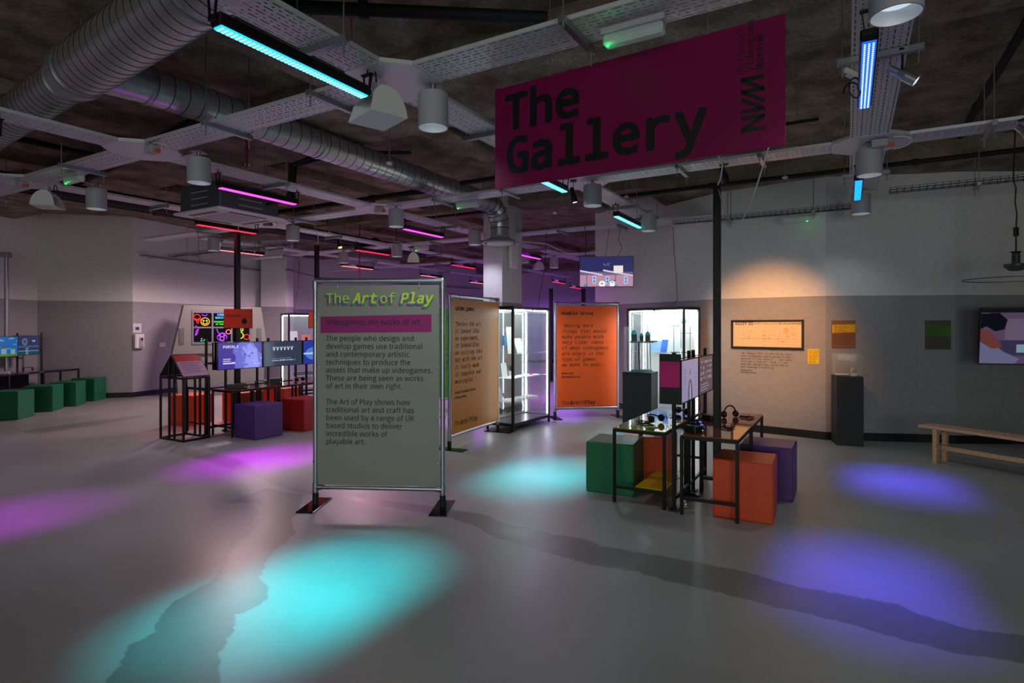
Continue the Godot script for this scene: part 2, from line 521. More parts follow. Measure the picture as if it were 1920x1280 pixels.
# two computed pictures of the floor: its colour and its gloss (18 m square, the corner at x -11, z -16)
func floor_images() -> Array:
	var S := 2048
	var a := FastNoiseLite.new(); a.seed = 3; a.frequency = 0.0035; a.fractal_octaves = 5
	var b := FastNoiseLite.new(); b.seed = 4; b.frequency = 0.09; b.fractal_octaves = 3
	var na := a.get_image(S, S).get_data()
	var nb := b.get_image(S, S).get_data()
	var mask := PackedByteArray(); mask.resize(S * S)
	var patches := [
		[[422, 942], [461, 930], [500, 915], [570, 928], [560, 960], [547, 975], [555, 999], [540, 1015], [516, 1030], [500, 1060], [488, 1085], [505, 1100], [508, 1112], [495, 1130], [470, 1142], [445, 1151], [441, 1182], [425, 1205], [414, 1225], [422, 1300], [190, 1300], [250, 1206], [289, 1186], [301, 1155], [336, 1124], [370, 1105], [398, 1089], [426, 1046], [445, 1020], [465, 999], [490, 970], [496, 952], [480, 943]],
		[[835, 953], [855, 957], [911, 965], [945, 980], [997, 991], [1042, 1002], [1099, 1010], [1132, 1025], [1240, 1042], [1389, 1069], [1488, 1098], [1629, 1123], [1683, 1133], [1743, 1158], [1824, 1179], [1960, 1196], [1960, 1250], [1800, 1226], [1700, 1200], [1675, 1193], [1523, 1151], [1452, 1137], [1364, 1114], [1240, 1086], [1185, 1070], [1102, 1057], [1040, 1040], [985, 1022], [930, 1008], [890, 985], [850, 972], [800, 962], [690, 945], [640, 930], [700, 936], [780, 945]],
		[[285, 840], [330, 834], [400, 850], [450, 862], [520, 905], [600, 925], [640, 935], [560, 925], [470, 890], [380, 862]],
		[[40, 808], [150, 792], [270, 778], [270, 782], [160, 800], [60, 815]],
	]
	var jit := RandomNumberGenerator.new(); jit.seed = 11
	for n in patches.size():
		var pts := []
		var raw: Array = patches[n]
		for i in raw.size():
			var p0 := ath(raw[i][0], raw[i][1], 0.0); var p1 := ath(raw[(i + 1) % raw.size()][0], raw[(i + 1) % raw.size()][1], 0.0)
			var steps := int(clampf(p0.distance_to(p1) / 0.035, 1, 40))
			for k in steps:
				var p := p0.lerp(p1, float(k) / steps)
				pts.append(Vector2((p.x + 11.0 + jit.randf_range(-0.012, 0.012)) / 18.0 * S, (p.z + 16.0 + jit.randf_range(-0.012, 0.012)) / 18.0 * S))
		var lo := S; var hi := 0
		for p in pts:
			lo = mini(lo, int(p.y)); hi = maxi(hi, int(p.y))
		for y in range(maxi(lo, 0), mini(hi + 1, S)):
			var cuts := []
			for i in pts.size():
				var p: Vector2 = pts[i]; var q: Vector2 = pts[(i + 1) % pts.size()]
				if (p.y <= y) != (q.y <= y):
					cuts.append(p.x + (y - p.y) / (q.y - p.y) * (q.x - p.x))
			cuts.sort()
			for i in range(0, cuts.size() - 1, 2):
				for x in range(maxi(int(cuts[i]), 0), mini(int(cuts[i + 1]), S)):
					mask[y * S + x] = 1 + n
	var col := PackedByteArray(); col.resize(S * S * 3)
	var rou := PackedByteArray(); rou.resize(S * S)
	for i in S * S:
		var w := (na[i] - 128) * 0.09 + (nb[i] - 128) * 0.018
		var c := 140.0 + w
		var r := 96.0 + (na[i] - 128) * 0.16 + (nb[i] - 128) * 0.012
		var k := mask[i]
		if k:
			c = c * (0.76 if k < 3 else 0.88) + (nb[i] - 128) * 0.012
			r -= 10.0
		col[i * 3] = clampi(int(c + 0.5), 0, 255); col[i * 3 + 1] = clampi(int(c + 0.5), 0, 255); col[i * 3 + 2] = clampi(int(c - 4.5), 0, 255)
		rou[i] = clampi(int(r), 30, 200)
	return [Image.create_from_data(S, S, false, Image.FORMAT_RGB8, col), Image.create_from_data(S, S, false, Image.FORMAT_L8, rou)]

# ---------------------------------------------------------------- ceiling works
const TRAY_Y := 3.25
func tray_section(parent: Node3D, b: Basis, o: Vector3, x0: float, x1: float, w: float, fine: bool) -> void:
	# x runs along the tray, z across; the sheet is punched with rows of slots
	var m := MB.new()
	var T := Transform3D(b, o)
	if fine:
		var rows := 9
		var pitch := w / rows
		var slot := 0.009
		for r in rows + 1:
			var z0 := -w / 2 + r * pitch - pitch / 2 + slot / 2
			var z1 := z0 + pitch - slot
			z0 = maxf(z0, -w / 2); z1 = minf(z1, w / 2)
			m.quad(T * Vector3(x0, 0, z0), T * Vector3(x1, 0, z0), T * Vector3(x1, 0, z1), T * Vector3(x0, 0, z1), Vector3.DOWN)
		for r in rows:
			var zc := -w / 2 + r * pitch + pitch / 2
			var x := x0 + (0.0 if r % 2 == 0 else -0.042)
			var odd := r % 2 == 0
			while x < x1:
				var l := 0.028 if not odd else 0.022
				var gap := 0.056 if odd else 0.018
				var a0 := maxf(x, x0); var a1 := minf(x + l, x1)
				if a1 > a0:
					m.quad(T * Vector3(a0, 0, zc - slot / 2), T * Vector3(a1, 0, zc - slot / 2), T * Vector3(a1, 0, zc + slot / 2), T * Vector3(a0, 0, zc + slot / 2), Vector3.DOWN)
				x += l + gap
	else:
		m.box(T * Transform3D(Basis(), Vector3((x0 + x1) / 2, 0.001, 0)), Vector3(x1 - x0, 0.002, w))
	obj("punched_sheet", m, M.tray, parent)
	for s in [-1.0, 1.0]:
		var f := MB.new()
		f.box(T * Transform3D(Basis(), Vector3((x0 + x1) / 2, 0.013, s * w / 2)), Vector3(x1 - x0, 0.026, 0.003))
		f.box(T * Transform3D(Basis(), Vector3((x0 + x1) / 2, 0.026, s * (w / 2 - 0.006))), Vector3(x1 - x0, 0.003, 0.012))
		obj("side_flange", f, M.tray, parent)
func hanger(parent: Node3D, b: Basis, o: Vector3, x: float, w: float, top := SLAB) -> void:
	var T := Transform3D(b, o)
	var hb := obj("hanger_bar", MB.new().box(T * Transform3D(Basis(), Vector3(x, -0.022, 0)), Vector3(0.041, 0.041, w + 0.16), 0.003), M.steel, parent)
	for s in [-1.0, 1.0]:
		var r := MB.new()
		r.cyl(T * Vector3(x, -0.12, s * (w / 2 + 0.05)), T * Vector3(x, top - o.y + 0.01, s * (w / 2 + 0.05)), 0.005, 0.005, 6)
		r.cyl(T * Vector3(x, -0.055, s * (w / 2 + 0.05)), T * Vector3(x, -0.043, s * (w / 2 + 0.05)), 0.011, 0.011, 6)
		obj("threaded_rod", r, M.steel, hb)
func tray(label: String, along_u: bool, c: float, a0: float, a1: float, cuts: Array, hangers: Array, w := 0.3, fine := true, y := TRAY_Y) -> Node3D:
	var o := thing("cable_tray", label, "cable tray", Transform3D(), "galvanised trays of the ceiling grid")
	var b := GB if along_u else VB
	var org := g(0, c, y) if along_u else g(c, 0, y)
	var from := a0
	for k in cuts + [a1 + 0.304]:
		if k - 0.304 > from:
			tray_section(o, b, org, from, minf(k - 0.304, a1), w, fine)
		from = maxf(from, k + 0.304)
	for h in hangers:
		hanger(o, b, org, h, w)
	return o
func basket(label: String, v: float, a0: float, a1: float, hangers: Array, y: float) -> void:
	var o := thing("wire_basket", label, "cable tray", Transform3D(), "wire basket trays on the walls")
	var org := g(0, v, y)
	var m := MB.new()
	for z in [-0.06, -0.02, 0.02, 0.06]:
		m.cyl(g(a0, v + z, y), g(a1, v + z, y), 0.0025, 0.0025, 5)
	for z in [-0.075, 0.075]:
		for k in [0.025, 0.05]:
			m.cyl(g(a0, v + z, y + k), g(a1, v + z, y + k), 0.0025, 0.0025, 5)
	var x := a0
	while x < a1:
		m.bar(g(x, v - 0.075, y), g(x, v + 0.075, y), 0.004, 0.004)
		for z in [-0.075, 0.075]:
			m.bar(g(x, v + z, y), g(x, v + z, y + 0.052), 0.004, 0.004, 0.0, Vector3.RIGHT)
		x += 0.075
	obj("wire_mesh", m, M.seam, o).set_meta("kind", "stuff")
	for h in hangers:
		hanger(o, GB, org, h, 0.15)
func gusset(parent: Node3D, u: float, v: float, y := TRAY_Y) -> void:
	var w := 0.152; var c := 0.15
	var poly := PackedVector2Array([Vector2(-w, -w - c), Vector2(w, -w - c), Vector2(w + c, -w), Vector2(w + c, w), Vector2(w, w + c), Vector2(-w, w + c), Vector2(-w - c, w), Vector2(-w - c, -w)])
	var m := MB.new().prism(Transform3D(PB, g(u, v, y - 0.001)), poly, 0.004)
	for i in 8:
		if i % 2 == 1:
			var p := poly[i]; var q := poly[(i + 1) % 8]
			m.bar(g(u + p.x, v + p.y, y + 0.013), g(u + q.x, v + q.y, y + 0.013), 0.003, 0.026)
	for s in 10:
		var p := Vector2(-0.27 + 0.06 * s, -0.13)
		m.cyl(g(u + p.x, v + p.y, y - 0.009), g(u + p.x, v + p.y, y - 0.004), 0.006, 0.006, 6)
		m.cyl(g(u - p.y, v + p.x, y - 0.009), g(u - p.y, v + p.x, y - 0.004), 0.006, 0.006, 6)
	obj("junction_plate", m, M.plate, parent)

func pipe(called: String, label: String, category: String, pts: Array, r: float, m: Material, collars := [], group := "") -> Node3D:
	var o := thing(called, label, category, Transform3D(), group)
	obj("pipe_run", MB.new().tube(pts, r, 12), m, o)
	for c in collars:
		var p: Vector3 = pts[0].lerp(pts[1], c)
		var d: Vector3 = (pts[1] - pts[0]).normalized()
		obj("collar", MB.new().cyl(p - d * 0.03, p + d * 0.03, r * 1.35, r * 1.35, 14), m, o)
		obj("hanger_rod", MB.new().cyl(p, Vector3(p.x, SLAB, p.z), 0.005, 0.005, 6), M.steel, o)
	return o

func spiral_duct(called: String, label: String, a: Vector3, b: Vector3, r: float, gap: float, rods: Array) -> Node3D:
	var o := thing(called, label, "duct")
	var l := a.distance_to(b)
	var d := (b - a) / l
	var up := Vector3.UP.cross(d).normalized()
	var T := Transform3D(Basis(up, d, up.cross(d)), a)
	obj("spiral_wound_pipe", MB.new().lathe(T, [Vector2(r, 0.0), Vector2(r, l)], 48), M.duct, o)
	var x := gap
	while x < l - 0.02:
		obj("rolled_seam", MB.new().lathe(T, [Vector2(r, x - 0.004), Vector2(r + 0.0025, x - 0.002), Vector2(r + 0.0025, x + 0.002), Vector2(r, x + 0.004)], 40), M.seam, o)
		x += gap
	for k in rods:
		var p := a.lerp(b, k)
		obj("pipe_clamp", MB.new().cyl(p - d * 0.014, p + d * 0.014, r + 0.009, r + 0.009, 36, true), M.steel, o)
		obj("hanger_rod", MB.new().cyl(p + Vector3(0, r, 0), Vector3(p.x, SLAB + 0.01, p.z), 0.005, 0.005, 6), M.steel, o)
	return o

func build_ceiling_works() -> void:
	var U := [0.17, -2.75, -5.92, -8.4, -10.8]
	var V := [3.1, 6.36, 9.45, 12.7]
	var ta := tray("punched steel cable tray running behind the magenta sign's top, nearest of the cross trays", true, V[0], -12.5, 2.5, [U[3], U[2], U[1], U[0]], [-9.6, -7.1, -4.6, -3.35, -1.35, 0.9])
	var tb := tray("punched steel cable tray running just below and behind the magenta sign", true, V[1], -12.0, 4.6, [U[3], U[2], U[1], U[0]], [-10.0, -7.5, -4.75, -3.7, -1.55, -0.75, 1.05, 2.9])
	var tc := tray("cable tray crossing behind the white column towards the hanging screen", true, V[2], -13.0, -1.75, [U[4], U[3], U[2], U[1]], [-11.6, -9.4, -7.2, -4.4, -3.3], 0.3, false)
	var td := tray("far cable tray crossing the purple-lit back of the hall", true, V[3], -14.5, -3.3, [U[4], U[3], U[2]], [-12.0, -9.6, -7.2, -4.6], 0.3, false)
	tray("cable tray carrying the two blue light bars on the right", false, U[0], 1.2, 8.6, [V[0], V[1]], [2.2, 4.25, 7.5])
	tray("cable tray carrying the cyan light bars down the middle", false, U[1], 0.9, 9.14, [V[0], V[1]], [1.5, 2.45, 4.3, 7.9, 8.9])
	tray("cable tray carrying the violet light bars left of the big duct", false, U[2], 0.2, 14.0, [V[0], V[1], V[2], V[3]], [1.6, 4.6, 8.0, 11.3], 0.3, true)
	tray("cable tray carrying the red light bars above the left game tables", false, U[3], 2.2, 18.5, [V[0], V[1], V[2], V[3]], [4.6, 7.8, 10.9, 15.0], 0.3, false)
	tray("cable tray carrying the pale pink light bars along the left wall", false, U[4], 6.75, 17.5, [V[2], V[3]], [7.0, 8.4, 11.3, 14.5], 0.3, false)
	for j in [[ta, 0, U.slice(0, 4)], [tb, 1, U.slice(0, 4)], [tc, 2, U.slice(1, 5)], [td, 3, U.slice(2, 5)]]:
		for u in j[2]:
			gusset(j[0], u, V[j[1]])
	# the narrow trays on the walls
	basket("narrow wire basket tray hung along the top of the right wall", 8.55, 0.45, 6.5, [1.3, 3.4], 3.2)
	basket("narrow wire basket tray hung along the wall above the framed drawing", 8.95, -2.3, 0.2, [-1.5, -0.4], 3.12)
	basket("narrow wire basket tray hung before the white wall on the left", 7.4, -13.0, -9.0, [-12.2, -10.3, -9.3], 3.1)

	# ducts
	var dn := Vector3(0.809, 0, 0.588)
	var p0 := Vector3(-2.62, 3.55, -4.0)
	spiral_duct("spiral_duct", "largest silver spiral duct crossing the upper left corner", p0 - dn * 1.05, p0 + dn * 3.4, 0.205, 0.105, [0.03, 0.45, 0.8])
	spiral_duct("spiral_duct", "thinner dark continuation of the big duct at the left edge", p0 - dn * 5.2, p0 - dn * 1.05, 0.17, 0.105, [0.4, 0.96])
	var o := spiral_duct("spiral_duct", "long silver branch duct that turns down to the round diffuser", g(-5.03, 2.55, 3.55), g(-5.03, 7.95, 3.55), 0.155, 0.13, [0.02, 0.35, 0.66, 0.97])
	obj("saddle_branch", MB.new().cyl(g(-5.03, 2.15, 3.55), g(-5.03, 2.56, 3.55), 0.19, 0.16, 36, false), M.duct, o)
	var el := []; var er := []
	for k in 9:
		var a := PI / 2 * k / 8
		el.append(g(-5.03, 7.95 + 0.36 * sin(a), 3.55 - 0.36 * (1 - cos(a))))
		er.append(0.156)
	el.append(g(-5.03, 8.31, 3.06)); er.append(0.156)
	obj("elbow", MB.new().sweep(el, er, 40), M.duct, o)
	var rings := MB.new()
	for k in [0, 2, 4, 6, 8]:
		var dd: Vector3 = (el[k + 1] - el[maxi(k - 1, 0)]).normalized()
		rings.cyl(el[k] - dd * 0.005, el[k] + dd * 0.005, 0.161, 0.161, 40)
	obj("elbow_seams", rings, M.seam, o)
	var df := thing("air_diffuser", "round white ceiling diffuser at the end of the silver duct before the column", "diffuser", Transform3D(Basis(), g(-5.03, 8.31, 2.93)))
	obj("cone", MB.new().lathe(Transform3D(), [Vector2(0.16, 0.13), Vector2(0.17, 0.10), Vector2(0.31, 0.02), Vector2(0.315, 0.0), Vector2(0.30, -0.006), Vector2(0.255, 0.006)], 40), M.lamp_grey, df)
	obj("inner_dish", MB.new().lathe(Transform3D(), [Vector2(0.235, 0.01), Vector2(0.22, -0.004), Vector2(0.10, 0.012), Vector2(0.0, 0.016)], 40), M.white_paint, df)
	obj("throat", MB.new().lathe(Transform3D(), [Vector2(0.0, 0.045), Vector2(0.25, 0.04)], 32), M.black_matte, df)

	# dark pipes
	pipe("insulated_pipe", "thick black insulated pipe with a flange above the left cable tray", "pipe", [g(-11.5, 4.35, 3.62), g(-5.4, 3.48, 3.62)], 0.075, M.black_matte, [0.3, 0.7])
	pipe("insulated_pipe", "wide black insulated pipe running back over the left cable tray", "pipe", [g(-9.3, 1.4, 3.42), g(-9.3, 12.0, 3.42)], 0.11, M.black_matte, [0.2, 0.5, 0.8])
	pipe("insulated_pipe", "thin black pipe running back beside the wide one on the left", "pipe", [g(-9.75, 2.2, 3.4), g(-9.75, 12.5, 3.4)], 0.035, M.black_matte, [0.3, 0.7])
	pipe("insulated_pipe", "black pipe pair behind the magenta sign's left edge", "pipe", [g(-4.8, 6.85, 3.6), g(-1.5, 6.85, 3.6)], 0.035, M.black_matte, [0.2, 0.6])
	pipe("insulated_pipe", "black pipe under the beam edge above the right wall", "pipe", [g(-3.6, 8.62, 3.56), g(6.0, 8.62, 3.56)], 0.03, M.black_matte, [0.2, 0.45, 0.7])
	pipe("insulated_pipe", "black pipe high above the sign at the top of the hall", "pipe", [g(-3.7, 2.55, 3.8), g(-1.9, 3.8, 3.8)], 0.045, M.black_matte, [0.4])
	pipe("insulated_pipe", "black pipe crossing behind the air conditioner", "pipe", [g(-10.5, 6.95, 3.6), g(-5.3, 6.95, 3.6)], 0.045, M.black_matte, [0.3, 0.75])
	pipe("insulated_pipe", "black pipe left of the silver duct elbow", "pipe", [g(-7.1, 8.3, 3.5), g(-5.3, 8.3, 3.5)], 0.025, M.black_matte, [0.3])
	pipe("insulated_pipe", "black pipe crossing under the purple-lit ceiling far back", "pipe", [g(-10.4, 11.4, 3.6), g(-4.2, 11.4, 3.6)], 0.03, M.black_matte, [0.3, 0.7])
	pipe("insulated_pipe", "black pipe along the ceiling right of the blue light bars", "pipe", [g(1.15, 3.2, 3.8), g(1.15, 8.6, 3.8)], 0.035, M.black_matte, [0.3, 0.8])
	pipe("insulated_pipe", "black pipe in the dark corner left of the big duct", "pipe", [g(-8.6, 1.2, 3.8), g(-8.6, 4.6, 3.8)], 0.04, M.black_matte, [0.5])
	pipe("sprinkler_drop", "thin red sprinkler pipe beside the violet light bar above the air conditioner", "pipe", [g(-5.75, 4.1, SLAB), g(-5.75, 4.1, 3.32)], 0.012, M.red_pipe)
	pipe("sprinkler_drop", "thin red sprinkler pipe near the left white wall", "pipe", [g(-9.1, 9.2, SLAB), g(-9.1, 9.2, 2.6)], 0.012, M.red_pipe)
	pipe("sprinkler_drop", "thin red sprinkler pipe in front of the far red light bar", "pipe", [g(-7.1, 8.1, SLAB), g(-7.1, 8.1, 3.1)], 0.012, M.red_pipe)
	# conduits on the left walls
	var cd := thing("wall_conduit", "grey conduit with couplings running along the left white wall", "conduit")
	var cp := [Vector3(-8.2, 3.12, -12.85), Vector3(-7.5, 3.12, -15.0), Vector3(-6.97, 3.12, -16.55), Vector3(-6.2, 3.12, -16.1), Vector3(-6.2, 3.12, -18.9), Vector3(-1.3, 3.12, -24.3)]
	obj("conduit_run", MB.new().tube(cp, 0.022, 8), M.steel, cd)
	for i in [0, 1, 4]:
		for k in 5:
			var p: Vector3 = cp[i].lerp(cp[i + 1], 0.1 + 0.2 * k)
			obj("coupling", MB.new().lathe(Transform3D(Basis(), p), [Vector2(0, -0.04), Vector2(0.04, -0.03), Vector2(0.04, 0.03), Vector2(0, 0.04)], 10), M.steel, cd)

	# small ceiling heads on thin drops
	for c in [["ceiling sensor on a thin drop left of the big sign's cyan bar", 1040, 402, 3.3], ["ceiling sensor on a thin drop right of the drum light under the sign", 1174, 372, 3.35], ["ceiling sensor on a thin drop above the framed drawing", 1472, 336, 3.4], ["ceiling sensor on a thin drop beside the silver duct", 730, 310, 3.3], ["ceiling sensor on a thin drop above the air conditioner", 464, 312, 3.55], ["ceiling sensor on a thin drop over the middle of the hall", 617, 438, 3.35]]:
		var p := ath(c[1], c[2], c[3])
		var o3 := thing("ceiling_sensor", c[0], "sensor", Transform3D(Basis(), p), "small white ceiling sensors")
		obj("sensor_head", MB.new().lathe(Transform3D(), [Vector2(0, 0), Vector2(0.03, 0.008), Vector2(0.036, 0.03), Vector2(0.012, 0.04), Vector2(0, 0.045)], 14), M.white_paint, o3)
		obj("drop_tube", MB.new().cyl(Vector3(0, 0.04, 0), Vector3(0, SLAB - c[3], 0), 0.007, 0.007, 6), M.steel, o3)

	# air conditioner
	var ac := thing("air_conditioner", "ceiling cassette air conditioner with dark casing and white grille above the left tables", "air conditioner", gt(-7.05, 4.78, 2.98))
	obj("casing", MB.new().bx(Vector3(0, 0.2, 0), Vector3(0.84, 0.34, 0.84), 0.01), M.ac_grey, ac)
	obj("fascia", MB.new().bx(Vector3(0, 0.015, 0), Vector3(0.96, 0.035, 0.96), 0.012), M.white_paint, ac)
	obj("intake_grille", MB.new().bx(Vector3(0, -0.006, 0), Vector3(0.50, 0.008, 0.50), 0.003), M.lamp_grey, ac)
	for k in 4:
		var b := Basis(Vector3.UP, PI / 2 * k)
		obj("air_slot", MB.new().box(Transform3D(b, b * Vector3(0, -0.004, 0.37)), Vector3(0.52, 0.006, 0.07)), mat(Color(0.42, 0.36, 0.27), 0.6), ac)
	for k in 3:
		for s in [Vector3(0, 0.1 + 0.08 * k, 0.424), Vector3(0.424, 0.1 + 0.08 * k, 0)]:
			obj("casing_slot", MB.new().bx(s, Vector3(0.34, 0.012, 0.006) if s.z > 0.1 else Vector3(0.006, 0.012, 0.34)), M.lamp_grey, ac)
	for s in [Vector2(-0.4, -0.3), Vector2(0.4, -0.3), Vector2(0.4, 0.3), Vector2(-0.4, 0.3)]:
		obj("hanger_rod", MB.new().cyl(Vector3(s.x, 0.35, s.y), Vector3(s.x, SLAB - 2.98 + 0.01, s.y), 0.006, 0.006, 6), M.steel, ac)
	var lq := thing("refrigerant_line", "bent black refrigerant lines rising from the air conditioner", "pipe")
	obj("pipe_run", MB.new().tube([g(-6.6, 5.1, 3.2), g(-6.35, 5.2, 3.22), g(-6.3, 5.2, 3.68), g(-5.9, 5.35, 3.76), g(-5.3, 5.7, 3.76)], 0.03, 10), M.black_matte, lq)
	obj("pipe_run", MB.new().tube([g(-6.6, 5.0, 3.15), g(-6.25, 5.05, 3.2), g(-6.2, 5.05, 3.62), g(-5.8, 5.2, 3.76), g(-4.8, 5.75, 3.76)], 0.022, 10), M.black_matte, lq)

# ---------------------------------------------------------------- lamps
const BAR_Y := 3.06
func led_bar(label: String, u: float, v0: float, v1: float, c: Color, seen: Color, beams: int, energy: float, angle: float, near := false, wide := 0.0, spill := Color.BLACK, tilt := Vector2.ZERO) -> Node3D:
	var o := thing("led_light_bar", label, "light bar", Transform3D(VB, g(u, (v0 + v1) / 2, BAR_Y)), "coloured light bars under the cable trays")
	var l := v1 - v0
	var hs := obj("housing", MB.new().bx(Vector3(0, 0.035, 0), Vector3(l, 0.065, 0.085), 0.008), M.black_metal, o)
	obj("light_strip", MB.new().bx(Vector3(0, -0.001, 0), Vector3(l - 0.03, 0.012, 0.066), 0.003), glow(seen, 1.6 if near else 2.6), hs)
	if near:
		var dots := MB.new()
		for r in 3:
			for k in 40:
				dots.bx(Vector3(-l / 2 + 0.03 + (l - 0.06) * k / 39.0, -0.008, -0.02 + 0.02 * r), Vector3(0.009, 0.004, 0.009))
		var ds := obj("led_points", dots, glow(seen.lerp(Color.WHITE, 0.6), 3.0), hs)
		ds.set_meta("kind", "stuff")
	for s in [-1.0, 1.0]:
		var y := MB.new()
		for z in [-1.0, 1.0]:
			y.bar(Vector3(s * (l / 2 + 0.012), 0.03, z * 0.02), Vector3(s * (l / 2 + 0.012), 0.15, z * 0.035), 0.012, 0.006)
		y.bx(Vector3(s * (l / 2 + 0.012), 0.152, 0), Vector3(0.03, 0.01, 0.09)).bx(Vector3(s * (l / 2 + 0.008), 0.034, 0), Vector3(0.018, 0.03, 0.06))
		y.cyl(Vector3(s * (l / 2 + 0.012), 0.15, 0), Vector3(s * (l / 2 + 0.012), 0.192, 0), 0.006, 0.006, 6)
		obj("yoke", y, M.black_metal, o)
	for k in beams:
		var sp := SpotLight3D.new()
		sp.name = "beam"
		sp.spot_angle = angle
		sp.spot_angle_attenuation = 1.0
		sp.spot_range = 12.0
		sp.spot_attenuation = 2.0
		lit(sp, Vector3(-l / 2 + l * (k + 0.5) / beams, -0.02, 0), c, energy / beams, 0.02, o)
		sp.basis = Basis.looking_at(Vector3(tilt.y, -3.0, tilt.x), Vector3.RIGHT)
	if wide > 0.0:
		var om := SpotLight3D.new()
		om.name = "spill"
		om.spot_angle = 86.0
		om.spot_angle_attenuation = 0.35
		om.spot_range = 20.0
		om.spot_attenuation = 2.0
		lit(om, Vector3(0, -0.03, 0), c if spill == Color.BLACK else spill, wide * 0.8, 0.3, o)
		om.rotation = Vector3(-PI / 2, 0, 0)
	return o

func drum(label: String, px: float, py: float, arm := Vector2.ZERO, power := 1.1) -> Node3D:
	var p := ath(px, py, 2.95)
	var o := thing("drum_light", label, "ceiling light", Transform3D(Basis(), p), "white drum lights hung under the trays")
	var hs := obj("housing", MB.new().lathe(Transform3D(), [Vector2(0.099, 0.0), Vector2(0.106, 0.0), Vector2(0.106, 0.235), Vector2(0.10, 0.24), Vector2(0.0, 0.24)], 32), M.lamp_grey, o)
	obj("reflector", MB.new().lathe(Transform3D(), [Vector2(0.0, 0.15), Vector2(0.06, 0.13), Vector2(0.099, 0.0)], 32), M.reflector, hs)
	obj("lamp_lens", MB.new().lathe(Transform3D(), [Vector2(0.0, 0.055), Vector2(0.078, 0.06), Vector2(0.08, 0.07)], 24), M.drum_glow, hs)
	if arm != Vector2.ZERO:
		obj("mounting_arm", MB.new().bar(Vector3(0, 0.297, 0), g(arm.x, arm.y, 0.297), 0.04, 0.008), M.steel, o)
	var sp := SpotLight3D.new()
	sp.name = "downlight"
	sp.spot_angle = 62.0
	sp.spot_angle_attenuation = 0.8
	sp.spot_range = 14.0
	sp.spot_attenuation = 2.0
	lit(sp, Vector3(0, 0.02, 0), Color(0.93, 0.97, 1.0), power, 0.07, o)
	sp.rotation = Vector3(-PI / 2, 0, 0)
	obj("stem", MB.new().lathe(Transform3D(), [Vector2(0.02, 0.235), Vector2(0.02, 0.303), Vector2(0.0, 0.303)], 12).bx(Vector3(0, 0.298, 0), Vector3(0.12, 0.008, 0.12)), M.steel, o)
	return o
func connector(label: String, p: Vector3, b: Basis) -> void:
	var o := thing("cable_connector", label, "connector", Transform3D(b, p), "cable connectors on the trays")
	obj("socket_body", MB.new().bx(Vector3.ZERO, Vector3(0.13, 0.07, 0.09), 0.008), M.lamp_grey, o)
	obj("plug", MB.new().bx(Vector3(0.085, -0.02, 0), Vector3(0.05, 0.03, 0.035), 0.005), M.orange_plastic, o)
	var pts := []
	for k in 13:
		var a := PI * k / 12
		pts.append(Vector3(0.1 + 0.14 * sin(a), -0.01 + 0.04 * cos(a), 0.05 * cos(a)))
	obj("cable_loop", MB.new().tube(pts, 0.006, 6), M.white_cable, o)
func emergency(label: String, p: Vector3, b: Basis) -> void:
	var o := thing("emergency_light", label, "emergency light", Transform3D(b, p), "emergency lights with a green indicator")
	obj("base", MB.new().bx(Vector3(0, 0.05, 0), Vector3(0.36, 0.035, 0.085), 0.006), M.lamp_grey, o)
	var dm := glass(Color(0.86, 0.92, 0.92), 0.45)
	dm.roughness = 0.2
	obj("diffuser_cover", MB.new().bx(Vector3(0, 0.0, 0), Vector3(0.34, 0.066, 0.075), 0.014), dm, o)
	obj("indicator_led", MB.new().lathe(Transform3D(Basis(), Vector3(-0.14, -0.036, 0.02)), [Vector2(0, -0.006), Vector2(0.008, 0.0), Vector2(0.008, 0.006)], 10), M.green_led, o)
	lit(OmniLight3D.new(), Vector3(-0.14, -0.06, 0.04), Color(0.1, 1.0, 0.4), 0.002, 0.02, o).name = "indicator_glow"
